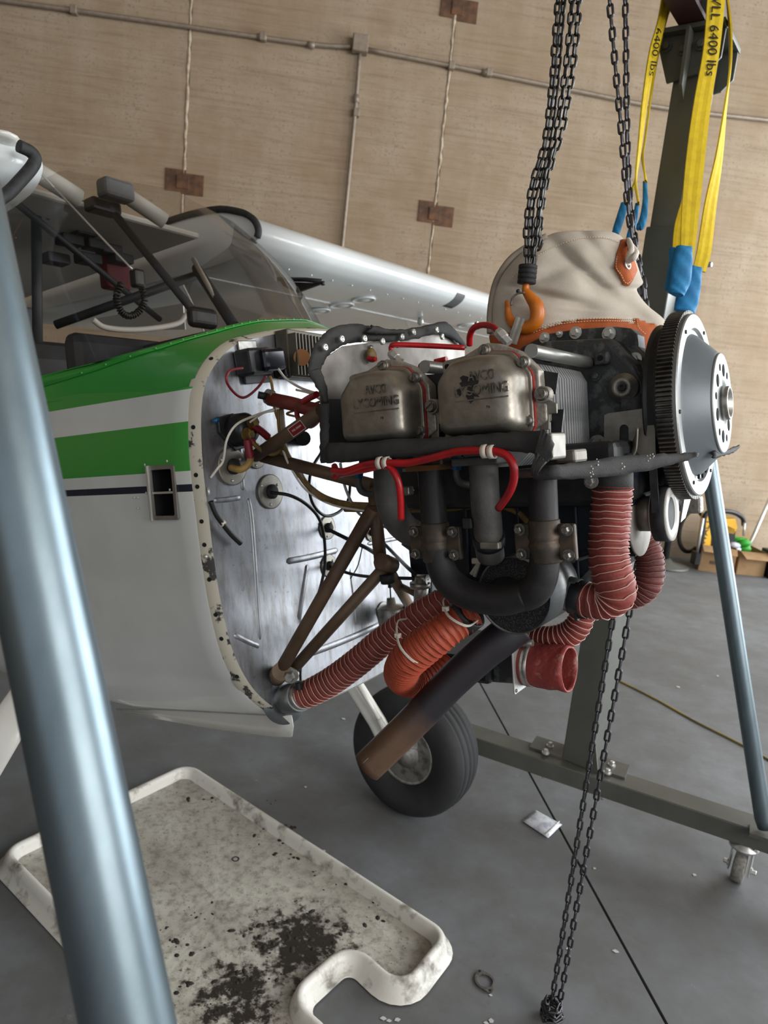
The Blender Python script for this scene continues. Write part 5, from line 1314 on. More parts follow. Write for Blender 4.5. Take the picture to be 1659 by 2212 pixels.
nose = MB(); nose.lathe(A(-.10, 0, 0), AF, [(.10, 0), (.085, .03), (.06, .05), (.05, .07)], 32); ep(nose, 'crankcase_nose', 'case')
# lifting eye strap under the hook
sp = [EL(x, y, -.035) for x, y in ((1124, 686), (1119, 702), (1112, 722), (1106, 742))]
mb = MB(); strap(mb, smoothpts(sp, 5), unit(C_RT), .0185, .003); ep(mb, 'lifting_strap', 'plate')
# slotted bracket plate at the front
def plate_hole(outer, inner, v, n=32): return MB().ringplate(even(outer, n), even(inner, n), v)
bpx = [(1305, 897), (1312, 893), (1408, 880), (1414, 884), (1416, 982), (1305, 990)]
O_ = [EL(x, y, -.135) for x, y in bpx]; I_ = [EL(1348 + 10 * math.cos(a), 938 + (11 if math.sin(a) >= 0 else -11) + 10 * math.sin(a), -.135) for a in np.linspace(0, 2 * math.pi, 24, endpoint=False)]
def start_align(P, c):
    k = min(range(len(P)), key=lambda i: math.atan2((P[i] - c) @ AU, (P[i] - c) @ AF) % 6.2832); return P[k:] + P[:k]
cc_ = EL(1348, 938, -.135); Oe, Ie = even(O_, 40), even(I_, 40)
if np.cross(Oe[1] - Oe[0], Oe[5] - Oe[0]) @ AL * (np.cross(Ie[1] - Ie[0], Ie[12] - Ie[0]) @ AL) < 0: Ie = Ie[::-1]
_ci = sum(O_) / len(O_)
ep(MB().ringplate(start_align(Oe, cc_), start_align(Ie, cc_), AL * .003), 'slotted_bracket', 'plate')
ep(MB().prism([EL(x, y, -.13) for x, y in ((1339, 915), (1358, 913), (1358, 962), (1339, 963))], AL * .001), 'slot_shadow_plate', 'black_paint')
mb = MB(); P = [EL(x, y, -.138) for x, y in ((1378, 924), (1372, 945), (1362, 962), (1342, 984))]; Q = [EL(x, y, -.165) for x, y in ((1377, 924), (1376, 950), (1373, 975), (1362, 992))]
mb.grid([smoothpts(P, 4), smoothpts(Q, 4)]); ep(mb, 'bracket_gusset', 'plate', solid=.003)
ep(MB().prism([EL(x, y, -.14) for x, y in ((1318, 955), (1345, 966), (1370, 986), (1365, 1000), (1318, 1000))], AL * .01), 'bracket_foot', 'plate', bevel=.003)
ep(slotscrew(MB(), EL(1317, 966, -.145), -AL, .010, .008), 'screw', 'steel')

# ring gear, flywheel, belt, alternator
NTH = 134; P = []
for k in range(NTH):
    for da, r_ in ((-.36, .1525), (-.17, .1600), (.17, .1600), (.36, .1525)):
        a = 2 * math.pi * (k + da) / NTH; P.append((r_ * math.cos(a), r_ * math.sin(a)))
Pi = [(.130 * math.cos(math.atan2(u, l)), .130 * math.sin(math.atan2(u, l))) for l, u in P]
fly = group_part('flywheel', eng, A(0, 0, 0))
ep(MB().ringplate([A(-.030, l, u) for l, u in P], [A(-.030, l, u) for l, u in Pi], AF * .024), 'ring_gear', 'ringgear', fly)
ep(MB().lathe(A(0, 0, 0), AF, [(.126, -.012), (.152, -.010), (.154, -.006), (.154, -.001), (.152, .001), (.130, .001), (.127, -.004)], 96, smooth=False), 'machined_rim', 'flyface', fly)
ep(MB().lathe(A(0, 0, 0), AF, [(.13, -.010), (.122, -.006), (.117, .002), (.086, .033), (.083, .036), (.080, .037), (.034, .037), (.034, .030), (0, .030)], 72), 'flywheel_dome', 'flywheel', fly)
ep(MB().lathe(A(0, 0, 0), AF, [(.0835, .0345), (.084, .0375), (.082, .0395), (.030, .0395), (.030, .036)], 64), 'dome_face', 'flyface', fly)
ep(MB().lathe(A(0, 0, 0), AF, [(.028, .034), (.028, .049), (.0272, .0505), (.0245, .0505), (.0235, .040), (0, .034)], 36), 'hub', 'steel', fly)
for k in range(6):
    a = R(60 * k + 20); c = A(.0393, .056 * math.cos(a), .056 * math.sin(a)); ep(MB().lathe(c, AF, [(.0105, 0), (.0105, .0008), (0, .0009)], 18), 'bolt_hole', 'hole', fly)
for k in range(6):
    a = R(60 * k + 50); c = A(.0393, .062 * math.cos(a), .062 * math.sin(a)); ep(MB().lathe(c, AF, [(.006, 0), (.006, .0008), (0, .0009)], 14), 'bolt_hole', 'hole', fly)
for k in range(6):
    a = R(60 * k + 5); c = A(.001, .141 * math.cos(a), .141 * math.sin(a)); ep(MB().lathe(c, AF, [(.0035, 0), (.003, .002), (0, .0025)], 10), 'rivet', 'case', fly)
for k in range(5):   # lightening slots in the dome
    a = R(-68 - 14 * (k - 2)); c = A(-.003, .121 * math.cos(a), .121 * math.sin(a)); rr_ = AL * math.cos(a) + AU * math.sin(a)
    ep(MB().box(c + AF * .003, .004, .007, .010, (AF, np.cross(AF, rr_), rr_)), 'dome_slot', 'hole', fly, bevel=.002)
ep(MB().lathe(A(-.03, 0, 0), AF, [(.10, -.026), (.142, -.025), (.143, -.022), (.130, -.015), (.143, -.006), (.143, -.001), (.10, 0)], 72), 'belt_pulley', 'black_paint', fly)
AC = vec(-.072, -.177)  # alternator centre in (L, U)
fb_ = -.045
_q = loc3(EF(1453, 1109, fb_ + .0155)); AC = vec(_q[1], _q[2])
def hull(P):
    P = sorted(P); 
    def half_(P):
        out = []
        for p in P:
            while len(out) > 1 and (out[-1][0] - out[-2][0]) * (p[1] - out[-2][1]) - (out[-1][1] - out[-2][1]) * (p[0] - out[-2][0]) <= 0: out.pop()
            out.append(p)
        return out
    return half_(P)[:-1] + half_(P[::-1])[:-1]
hp_ = hull([(.133 * math.cos(a), .133 * math.sin(a)) for a in np.linspace(0, 2 * math.pi, 60)] + [(AC[0] + .042 * math.cos(a), AC[1] + .042 * math.sin(a)) for a in np.linspace(0, 2 * math.pi, 30)])
mb = MB(); strap_rows = []
for i, (l, u) in enumerate(hp_):
    a, b = vec(*hp_[i - 1]), vec(*hp_[(i + 1) % len(hp_)]); t = unit(b - a); nl, nu = t[1], -t[0]
    strap_rows.append([A(fb_ + df, l + nl * o, u + nu * o) for df, o in ((-.006, .004), (.006, .004), (.0045, -.005), (-.0045, -.005))])
mb.grid(strap_rows + [strap_rows[0]], wrap=True, smooth=False); ep(mb, 'alternator_belt', 'rubber', label='black V-belt')
alt = group_part('alternator', eng, A(-.1, *AC))
ac = lambda f: A(f, *AC)
ep(MB().lathe(ac(fb_), AF, [(.018, -.014), (.044, -.012), (.046, -.009), (.036, -.001), (.036, .001), (.044, .009), (.0455, .012), (.0455, .0155), (.030, .0155), (.024, .006), (.008, .006), (.008, .012), (.0, .012)], 48), 'pulley', 'white_paint', alt)
ep(MB().lathe(ac(fb_), AF, [(.046, -.010), (.047, -.010), (.047, .012), (.0462, .0125)], 48), 'pulley_rim', 'rubber', alt)
ep(MB().lathe(ac(fb_), AF, [(.030, -.036), (.030, -.012)], 32), 'pulley_spacer', 'plate', alt)
ep(MB().lathe(ac(fb_ - .036), AF, [(.020, -.004), (.072, -.004), (.073, -.002), (.072, 0), (.020, 0)], 48), 'fan_disc', 'alu', alt)
for k in range(12):
    a = R(30 * k); rr_ = AL * math.cos(a) + AU * math.sin(a); ep(MB().box(ac(fb_ - .056) + rr_ * .058, .018, .002, .032, (AF, np.cross(AF, rr_), rr_)), 'fan_blade', 'dark_iron', alt)
ep(MB().lathe(ac(-.13), AF, [(.03, -.12), (.056, -.112), (.060, -.10), (.060, -.01), (.052, 0), (.02, .004)], 40), 'housing', 'case', alt)
dp = EL(1250, 1112, -.135); ep(MB().box(dp, .028, .003, .040, (AF, AL, AU)), 'data_plate', 'black_plastic', alt)
for k in range(7): ep(MB().box(dp - AL * .002 + AF * (-.009 + .003 * k), .0012, .001, .034, (AF, AL, AU)), 'plate_line', 'dataplate', alt)
ep(MB().cyl(EL(1447, 1035, -.01), EL(1395, 1035, -.01), .032, 24), 'starter_motor', 'black_paint')
ep(MB().lathe(EL(1475, 1012, -.02), AF, [(.012, -.02), (.012, .0), (.008, .003)], 14), 'starter_pinion', 'steel')
# adjusting arm and small bright fitting behind the ring gear
mb = MB(); mb.prism([EF(x, y, -.06) for x, y in ((1478, 1052), (1492, 1062), (1476, 1118), (1466, 1128))], AF * .004); ep(mb, 'adjusting_arm', 'zinc')
ep(MB().box(EF(1500, 1090, -.06), .03, .03, .035, (AF, AL, AU)), 'starter_bracket', 'head', bevel=.005)
ep(MB().cyl(EF(1500, 1090, -.06) + AF * -.01, EF(1500, 1090, -.06) + AF * -.02 + AL * -.005 + AU * .02 - AF * .13, .016, 16), 'starter_housing', 'case')

# ---------------- baffles
rb = [(705, 1000), (699, 930), (694, 880), (688, 812), (700, 775), (740, 748), (800, 740), (870, 734), (940, 716), (985, 722), (1004, 745), (1004, 960)]
ep(MB().prism([EF(x, y, -.49) for x, y in rb], AF * -.002), 'rear_baffle', 'alu', label='aluminium rear baffle wall')
ep(MB().prism([EF(x, y, -.486) for x, y in ((700, 862), (762, 862), (762, 960), (706, 985))], AF * .001), 'baffle_patch', 'cabin_grey')
ru = [(664, 806), (672, 765), (688, 735), (708, 714), (738, 702), (780, 702), (815, 710), (840, 714), (880, 711), (925, 702), (955, 696), (975, 706), (992, 727), (1006, 748)]
rl = [(688, 812), (694, 790), (706, 770), (724, 754), (748, 742), (785, 737), (820, 737), (850, 738), (885, 733), (925, 724), (950, 722), (972, 730), (990, 742), (1003, 752)]
def seal(up, lo, proj_, nm='baffle_seal', bul=.008, dirv=None, rag=.0012, rows_n=4):
    U_ = smoothpts([vec(*p) for p in up], 5); L_ = smoothpts([vec(*p) for p in lo], 5); n = min(len(U_), len(L_)); rows = []
    for j in range(rows_n + 1):
        s = j / rows_n; r_ = []
        for i in range(n):
            p = U_[i] + (L_[i] - U_[i]) * s; q = proj_(*p)
            if dirv is not None: q = q + dirv * bul * math.sin(math.pi * s)
            if j in (0, rows_n): q = q + vec(*rng.normal(0, rag, 3)) * .6
            r_.append(q)
        rows.append(r_)
    mb = MB(); mb.grid(rows); return ep(mb, nm, 'seal', solid=.0035, label='frayed black rubber baffle seal')
seal(ru, rl, lambda x, y: EF(x, y, -.483), dirv=AF, bul=.004)
seal([(800, 703), (822, 709), (845, 714), (868, 714)], [(790, 718), (815, 722), (845, 722), (868, 720)], lambda x, y: EF(x, y, -.470), dirv=AF)
for x, y in ((704, 750), (740, 732), (789, 731), (828, 737), (870, 727), (895, 717), (945, 712), (957, 727)):
    p = EF(x, y, -.466); ep(MB().lathe(p, AF, [(.0062, -.004), (.0062, 0), (.004, .0012), (.003, .0002), (0, .0002)], 16), 'rivet', 'zinc')
ep(MB().lathe(EF(801, 751, -.486), AF, [(.005, 0), (.004, .003), (0, .0035)], 12), 'rivet', 'steel')
seal([(664, 803), (675, 822), (688, 845), (700, 872)], [(688, 796), (696, 812), (704, 835), (705, 868)], lambda x, y: EF(x, y, -.475), dirv=AF, bul=.005)
seal([(690, 872), (692, 920), (693, 965), (695, 1000)], [(712, 872), (711, 920), (709, 960), (706, 1000)], lambda x, y: EL(x, y, -.425), dirv=-AL, bul=.004)
seal([(707, 957), (760, 957), (850, 951), (930, 947), (1000, 942), (1080, 937), (1150, 931), (1184, 931)], [(706, 999), (760, 997), (850, 988), (930, 982), (1000, 977), (1080, 974), (1140, 977), (1168, 986)], lambda x, y: EL(x, y, -.447), dirv=-AL, bul=.005)
ep(MB().prism([EL(x, y, -.44) for x, y in ((706, 965), (1180, 938), (1180, 958), (708, 985))], AL * .06), 'lower_baffle', 'black_paint', bevel=.002)
seal([(1168, 932), (1180, 934), (1190, 944), (1197, 966)], [(1153, 1020), (1160, 1012), (1176, 1000), (1196, 986)], lambda x, y: EL(x, y, -.455), dirv=-AL, bul=.006)
seal([(1160, 975), (1165, 982), (1172, 990), (1180, 998)], [(1148, 1018), (1152, 1022), (1156, 1024), (1162, 1024)], lambda x, y: EL(x, y, -.46), dirv=-AL, bul=.003)
fpt = lambda x, y: EL(x, y, -.42 + .25 * min(1, max(0, (x - 1200) / 300)))
seal([(1150, 1012), (1200, 1005), (1280, 995), (1350, 986), (1420, 982), (1470, 980), (1508, 980)], [(1156, 1034), (1200, 1034), (1290, 1031), (1350, 1024), (1420, 1010), (1470, 997), (1506, 984)], fpt, dirv=-AL, bul=.008)
for x, y in ((1280, 1012), (1292, 997), (1345, 1008), (1400, 990), (1412, 985), (1278, 1024)):
    p = fpt(x, y) - AL * .008; mb = MB()
    for k in range(5): a = k * 1.3; mb.ball(p + (AF * math.cos(a) + AU * math.sin(a)) * random.uniform(.002, .005), random.uniform(.0006, .0014), 6)
    ep(mb, 'torn_hole', 'paper', kind='stuff')
seal([(1538, 976), (1560, 974), (1580, 968), (1596, 962)], [(1538, 990), (1560, 984), (1578, 978), (1592, 968)], lambda x, y: EF(x, y, .03) + AL * .0, dirv=AF, bul=.003)
ep(MB().prism([EL(x, y, -.43) for x, y in ((1181, 934), (1192, 936), (1194, 992), (1183, 996))], AL * .05), 'baffle_corner', 'plate', bevel=.003)
ep(MB().prism([EL(x, y, -.36) for x, y in ((1198, 975), (1242, 970), (1244, 1000), (1199, 1003))], AL * .05), 'valve_cover_block', 'plate', bevel=.004)
ep(MB().prism([EL(x, y, -.36) for x, y in ((918, 810), (962, 806), (962, 945), (918, 945))], AL * .004), 'inter_cylinder_baffle', 'black_paint')
ep(MB().prism([EL(x, y, -.36) for x, y in ((1172, 800), (1206, 806), (1200, 850), (1172, 860))], AL * .004), 'front_baffle', 'black_paint')
ep(MB().prism([EL(x, y, -.365) for x, y in ((1190, 885), (1218, 884), (1210, 958), (1190, 955))], AL * .004), 'front_baffle', 'black_paint')

# ---------------- sump and underside
ep(MB().prism([A(f, -.20, u) for f, u in ((-.50, -.07), (-.06, -.07), (-.10, -.24), (-.16, -.30), (-.40, -.31), (-.46, -.24))], AL * .36), 'oil_sump', 'sump', bevel=.012, seg=3)
ep(MB().box(A(-.28, -.02, -.10), .42, .44, .10, (AF, AL, AU)), 'lower_case', 'black_paint', bevel=.01)
for k in range(6): ep(MB().box(A(-.40 + .05 * k, -.203, -.19), .006, .006, .16, (AF, AL, AU)), 'sump_rib', 'sump', bevel=.002)
ep(MB().box(EL(1000, 1410, -.05), .22, .20, .05, (AF, AL, AU)), 'carburettor_base', 'black_paint', bevel=.008)
ep(MB().prism([EL(x, y, -.18) for x, y in ((930, 1190), (975, 1190), (978, 1240), (932, 1240))], AL * .02), 'spec_sticker', 'dataplate')
for k in range(5): ep(MB().prism([EL(x, y, -.181) for x, y in ((934 + 8 * k, 1196), (938 + 8 * k, 1196), (938 + 8 * k, 1232), (934 + 8 * k, 1232))], AL * .001), 'sticker_line', 'black_paint')
ep(MB().prism([EL(x, y, -.10) for x, y in ((880, 1180), (930, 1175), (930, 1300), (892, 1305))], AL * .12), 'magneto_body', 'sump', bevel=.006)
mb = MB(); mb.cyl(EL(912, 1248, -.17), EL(908, 1310, -.17), .014, 14); mb.cyl(EL(903, 1252, -.17), EL(925, 1252, -.17), .010, 12); mb.lathe(EL(908, 1270, -.17), AU, [(.02, 0), (.02, .012)], 16); ep(mb, 'carburettor_valve', 'steel')
ep(MB().cyl(EL(885, 1325, -.1), EL(925, 1318, -.1), .013, 14), 'fuel_fitting', 'blue_fit')

# ---------------- intake pipes
def pipe(name, pts, m_, n=20, **kw): return ep(tpx(MB(), pts, n), name, m_, **kw)
pipe('intake_pipe', [(838, 990, -.37, 62), (838, 1030, -.37, 63), (841, 1070, -.365, 64), (853, 1112, -.35, 64), (876, 1142, -.32, 62), (912, 1158, -.27, 58), (950, 1168, -.2, 56)], 'intake')
pipe('intake_pipe', [(1043, 985, -.37, 64), (1046, 1040, -.37, 64), (1049, 1090, -.37, 64), (1053, 1130, -.365, 64), (1056, 1168, -.36, 62), (1060, 1200, -.34, 60)], 'intake')
for x, y, l, w, ax_ in ((1056, 1164, -.36, 68, (1052, 1130)), (896, 1156, -.285, 66, (860, 1130))):
    p = EL(x, y, l); d = unit(EL(*ax_, l - .02) - p); r_ = w * depth(p) / (2 * FPX); ep(MB().lathe(p, d, [(r_ * .96, -.009), (r_ * 1.03, -.008), (r_ * 1.03, .008), (r_ * .96, .009)], 28), 'hose_clamp', 'black_paint')
p = EL(1060, 1178, -.40); ep(MB().box(p, .03, .012, .010, (AF, AL, AU)), 'clamp_screw', 'plate', bevel=.002)
p = EL(1012, 1130, -.38); ep(MB().box(p, .016, .012, .016, (AF, AL, AU)), 'clamp_screw', 'dark_iron', bevel=.002)
for x, y, l in ((838, 998, -.37), (1043, 995, -.37), (930, 1000, -.37), (1172, 1020, -.37)):
    ep(MB().box(EL(x, y, l), .075, .06, .012, (AF, AL, AU)), 'port_flange', 'clamp' if x in (930, 1172) else 'intake', bevel=.003)
ep(MB().box(EL(928, 1010, -.39), .055, .05, .008, (AF, AL, AU)), 'copper_gasket', mat('copper_gasket', '#7d5a3c', .4, .7))
# ---------------- exhaust
pipe('exhaust_stack', [(930, 1000, -.36, 58), (933, 1060, -.36, 57), (937, 1110, -.36, 57), (941, 1160, -.36, 58), (946, 1190, -.36, 60), (953, 1225, -.36, 62), (972, 1258, -.36, 64), (1005, 1282, -.36, 66), (1050, 1294, -.36, 67), (1095, 1296, -.36, 67), (1138, 1284, -.36, 62)], 'dark_iron', 24)
pipe('exhaust_stack', [(1171, 1015, -.36, 62), (1173, 1070, -.36, 62), (1175, 1130, -.36, 63), (1177, 1180, -.36, 64), (1176, 1215, -.36, 65), (1170, 1250, -.36, 67), (1152, 1278, -.36, 69), (1120, 1287, -.345, 68), (1085, 1272, -.30, 66), (1066, 1258, -.2, 62)], 'dark_iron', 24)
for cx, cy, w, dx in ((942, 1172, 58, 45), (1178, 1170, 64, 50)):
    cl_ = group_part('exhaust_clamp', eng, EL(cx, cy, -.36)); p = EL(cx, cy, -.36); dd_ = depth(p); r_ = w * dd_ / (2 * FPX); ax_ = unit(EL(cx + 3, cy + 40, -.36) - p)
    ep(MB().lathe(p, ax_, [(r_ * .98, -.032), (r_ * 1.07, -.030), (r_ * 1.07, -.012), (r_ * 1.16, -.008), (r_ * 1.07, -.003), (r_ * 1.07, .001), (r_ * 1.16, .005), (r_ * 1.07, .010), (r_ * 1.07, .028), (r_ * .98, .030)], 32), 'clamp_sleeve', 'clamp', cl_)
    sx = AF; sz = np.cross(sx, ax_)
    for sg in (-1, 1):
        ep(MB().box(p + sx * sg * (r_ + .012), .026, .010, .052, (sx, np.cross(ax_, sx), ax_)), 'ear', 'clamp', cl_, bevel=.003)
        for s2 in (-1, 1):
            q = p + sx * sg * (r_ + .014) + ax_ * s2 * .018; v = -unit(np.cross(ax_, sx)) ; v = v if v @ AL < 0 else -v
            ep(hexbolt(MB(), q + v * .004, v, .0058, .012), 'nut', 'bolt', cl_)
# muffler shroud, open end to the camera, with perforated liner
mo = EL(1108, 1287, -.325); MR = 85 * depth(mo) / FPX; MLN = .36
ep(MB().lathe(mo, AL, [(MR * .97, .004), (MR, 0), (MR, .14), (MR, MLN), (MR * .97, MLN), (MR * .97, .004)], 44), 'muffler_shroud', 'shroud')
ep(MB().lathe(mo, AL, [(MR * .955, .003), (MR * .95, .01), (MR * .90, .20), (0, .20)], 44), 'perforated_liner', 'mesh')
# silver box on the far end of the shroud, with riveted lid
ep(MB().prism([EL(x, y, -.20) for x, y in ((1196, 1215), (1282, 1197), (1286, 1262), (1240, 1318), (1196, 1322))], AL * .14), 'heat_box', 'shroud', bevel=.004)
ep(MB().prism([EL(x, y, -.205) for x, y in ((1192, 1222), (1284, 1194), (1284, 1202), (1192, 1232))], AL * .15), 'heat_box_lid', 'shroud', bevel=.002)
for k in range(6): ep(MB().box(EL(1205 + 13 * k, 1206 - 4 * k, -.19), .010, .02, .006, (AF, AL, AU)), 'lid_tab', 'black_paint', bevel=.001)
# tailpipe, rusty towards the open end
def tail_mat(a, b):
    k = NT('heat_stained_tailpipe'); co = k.coord()
    g = k.n('ShaderNodeNewGeometry'); n_ = k.n('ShaderNodeVectorMath', operation='DOT_PRODUCT'); d = unit(b - a); k.l(g.outputs['Position'], n_.inputs[0]); n_.inputs[1].default_value = tuple(d)
    t = k.math('DIVIDE', k.math('SUBTRACT', n_.outputs['Value'], float(a @ d)), float(np.linalg.norm(b - a)))
    t = k.math('ADD', t, k.math('MULTIPLY_ADD', k.noise(co, 25, 5, .6), .14, -.07))
    c = k.ramp(t, .52, .74, srgb('#2d2b30'), srgb('#67503f')); c = k.mix(k.math('MULTIPLY', k.ramp(k.noise(co, 60, 5, .7), .5, .75), .35), c, srgb('#3a2f2a'))
    k.l(c, k.b.inputs['Base Color']); k.b.inputs['Metallic'].default_value = .45; k.b.inputs['Roughness'].default_value = .5; return k.m
tp = [(1120, 1350, -.18, 76), (1085, 1378, -.20, 76), (1040, 1414, -.22, 74), (975, 1474, -.25, 71), (915, 1537, -.28, 69), (855, 1597, -.31, 68), (793, 1657, -.34, 67)]
Pt = [np.r_[EL(x, y, l), w * depth(EL(x, y, l)) / (2 * FPX)] for x, y, l, w in tp]
Q = smoothpts(Pt, 6); mb = MB(); mb.tube([q[:3] for q in Q], [q[3] for q in Q], 28, caps=False); ep(mb, 'tailpipe', tail_mat(Pt[1][:3], Pt[-1][:3]), solid=.002)
ep(MB().box(EL(790, 1643, -.372), .012, .001, .0012, (unit(Pt[-1][:3] - Pt[-2][:3]), AL, unit(np.cross(unit(Pt[-1][:3] - Pt[-2][:3]), AL)))), 'scratch', 'plate')

# ---------------- corrugated duct hoses
def scat(pts, fabric, wirem='scat_wire', pitch=.0105, amp=.045, wr=.0009, caps=False, nm='duct_hose', lab='red corrugated duct hose', crush=0.0):
    P = [np.r_[EL(x, y, l), w * depth(EL(x, y, l)) / (2 * FPX)] for x, y, l, w in pts]
    Q, tot = resample(smoothpts(P, 12), pitch / 5)
    n = 26; s = 0; rad = []
    for i in range(len(Q)):
        if i: s += np.linalg.norm(Q[i][:3] - Q[i - 1][:3])
        rad.append(Q[i][3] * (1 - amp + amp * (1 + math.cos(2 * math.pi * s / pitch)) / 2 * 2 - amp * .5) * (1 + crush * math.sin(s * 90) * .5 + crush * random.uniform(-.3, .3)))
    h = ep(MB().tube([q[:3] for q in Q], rad, n, caps=caps), nm, fabric, label=lab)
    # spiral reinforcing wire
    u, w_ = None, None; W_ = []; s = 0
    T = [unit(Q[min(i + 1, len(Q) - 1)][:3] - Q[max(i - 1, 0)][:3]) for i in range(len(Q))]
    u, _w = frame_of(T[0]); steps = []
    fr = []
    for i in range(len(Q)):
        u = unit(u - T[i] * (u @ T[i])); fr.append((u, np.cross(T[i], u)))
    cum = np.r_[0, np.cumsum(np.linalg.norm(np.diff(Q[:, :3], axis=0), axis=1))]
    nt = int(cum[-1] / pitch * 22)
    for k in range(nt + 1):
        s = cum[-1] * k / nt; i = min(len(Q) - 1, int(np.searchsorted(cum, s))); a = 2 * math.pi * s / pitch
        W_.append(Q[i][:3] + (fr[i][0] * math.cos(a) + fr[i][1] * math.sin(a)) * Q[i][3] * (1 + amp * .5))
    m_ = MB(); m_.tube(W_, wr, 4); ep(m_, 'spiral_wire', wirem, h)
    return h
M['wire_orange'] = mat('ridge_orange', '#a9482c', .6); M['wire_dark'] = mat('ridge_dark', '#8d5a50', .6)
_l = loc3(o_b)[1]
h1 = scat([(640, 1506, _l, 54), (668, 1497, _l + .01, 58), (715, 1472, _l + .02, 60), (770, 1432, -.25, 60), (830, 1382, -.25, 60), (890, 1338, -.25, 58), (950, 1302, -.24, 56), (1010, 1270, -.22, 54)], 'scat', pitch=.0125, lab='long dark red duct hose from firewall outlet')
h2 = scat([(1022, 1322, -.27, 70), (990, 1342, -.29, 74), (950, 1370, -.31, 78), (905, 1405, -.32, 80), (876, 1432, -.315, 78), (868, 1458, -.27, 74), (890, 1470, -.22, 70), (930, 1452, -.18, 66), (968, 1425, -.15, 62)], 'scat_orange', 'wire_orange', pitch=.010, lab='orange duct hose with a tight U-bend')
h3 = scat([(1324, 1048, -.24, 84), (1321, 1090, -.24, 84), (1316, 1150, -.245, 84), (1315, 1205, -.25, 86), (1324, 1248, -.25, 88), (1330, 1278, -.245, 86), (1312, 1296, -.24, 82), (1280, 1298, -.24, 78), (1245, 1288, -.235, 70)], 'scat', pitch=.0110, lab='thick red duct hose bending down to the heat box')
h4 = scat([(1376, 1150, .02, 54), (1398, 1185, .02, 58), (1404, 1225, .02, 60), (1398, 1262, .02, 60), (1372, 1284, .02, 58), (1330, 1292, .02, 56)], 'scat_dark', 'wire_dark', pitch=.010, lab='dark red duct hose behind the alternator')
h5 = scat([(1262, 1316, -.10, 50), (1252, 1345, -.10, 54), (1232, 1368, -.10, 56), (1195, 1380, -.10, 56), (1145, 1378, -.09, 54)], 'scat', pitch=.010, lab='short red duct hose under the heat box')
h7 = scat([(1190, 1092, -.18, 44), (1220, 1078, -.17, 46), (1250, 1058, -.15, 48), (1272, 1035, -.13, 48)], 'scat_dark', 'wire_dark', pitch=.010, lab='small dark duct hose behind the exhaust')
# collars, bands, clamps on hoses
def band(x, y, l, w, ax2, ln, name, m_, l2=None, bolt=False):
    p = EL(x, y, l); d = unit(EL(ax2[0], ax2[1], l if l2 is None else l2) - p); r_ = w * depth(p) / (2 * FPX)
    ep(MB().lathe(p, d, [(r_ * .93, -ln / 2), (r_, -ln / 2 + .001), (r_, ln / 2 - .001), (r_ * .93, ln / 2)], 32), name, m_)
band(1324, 1034, -.24, 84, (1324, 1060), .030, 'duct_collar', 'seal'); band(1252, 1291, -.236, 78, (1280, 1298), .026, 'black_band', 'black_paint'); band(1234, 1284, -.235, 76, (1260, 1292), .024, 'duct_flange', 'shroud')
band(1005, 1330, -.28, 80, (990, 1342), .03, 'duct_collar', 'black_paint'); band(648, 1504, _l, 60, (668, 1497), .012, 'hose_clamp', 'steel')
ep(MB().box(EL(646, 1482, _l - .015), .012, .014, .016, (AF, AL, AU)), 'clamp_screw', 'dark_iron', bevel=.003)
ep(hexbolt(MB(), EL(1243, 1328, -.245), AF, .006, .02), 'clamp_bolt', 'dark_iron'); ep(hexbolt(MB(), EL(1278, 1040, -.285), -AL, .007, .014), 'clamp_bolt', 'steel')
# nylon ties round the pair of hoses
for (x0, y0), (x1, y1), l in (((958, 1296), (1008, 1352), -.325), ((858, 1345), (900, 1432), -.345)):
    a, b = EL(x0, y0, l + .03), EL(x1, y1, l + .0); mid = (a + b) / 2 - AL * .022
    mb = MB(); strap(mb, smoothpts([a + AL * .03, a, mid, b, b + AL * .04], 6), unit(np.cross(b - a, AL)), .0042, .0014); ep(mb, 'nylon_tie', 'white_plastic')
    ep(MB().box(a * .72 + b * .28 - AL * .014, .010, .008, .008, (AF, AL, AU)), 'tie_head', 'white_plastic', bevel=.001)
# stub hose with square flange on the air box
ep(MB().prism([EL(x, y, -.13) for x, y in ((1015, 1405), (1108, 1388), (1110, 1478), (1025, 1472), (1015, 1460))], AL * .13), 'air_box', 'case', bevel=.004)
fa, fb2 = EL(1112, 1432, -.14), EL(1160, 1438, -.14)
fx = unit(EF(1112, 1432, -.2) - EF(1112, 1432, -.2) + AF); 
c_ = EL(1130, 1433, -.14); fl_l, fl_u = 62, 62
P_ = rrect(c_, AL, AU, .095, .088, .004); ep(MB().prism(P_, AF * .003), 'square_flange', 'zinc', bevel=.0008)
for sl, su in ((-1, -1), (-1, 1), (1, 1), (1, -1)): ep(MB().lathe(c_ + AF * .003 + AL * sl * .041 + AU * su * .038, AF, [(.0035, 0), (.003, .0015), (0, .002)], 10), 'flange_screw', 'bolt')
st = MB(); rws = []
for i, (f_, r_) in enumerate(((.002, .036), (.012, .0375), (.02, .037), (.03, .0385), (.042, .0375), (.055, .039), (.068, .0385), (.080, .0395), (.088, .0385))):
    rws.append([c_ + AF * f_ + (AL * math.cos(a) + AU * math.sin(a)) * r_ * (1 + .035 * math.sin(a * 3 + i * 1.7) + random.uniform(-.012, .012)) for a in np.linspace(0, 2 * math.pi, 36, endpoint=False)])
st.grid(rws, wrap=True); ep(st, 'stub_hose', mat('worn_red_duct', '#86342f', .6, 0, '#b08a80', 30, .56, .70, .9, 90), solid=.003, label='short crinkled red duct stub, open at the end')
ep(MB().lathe(c_, AF, [(.0375, .010), (.0400, .010), (.0400, .022), (.0375, .022)], 36), 'worm_clamp', 'steel'); ep(MB().cyl(c_ - AL * .02 + AU * .042 + AF * .006, c_ - AL * .02 + AU * .046 + AF * .030, .006, 12), 'clamp_screw', 'steel')

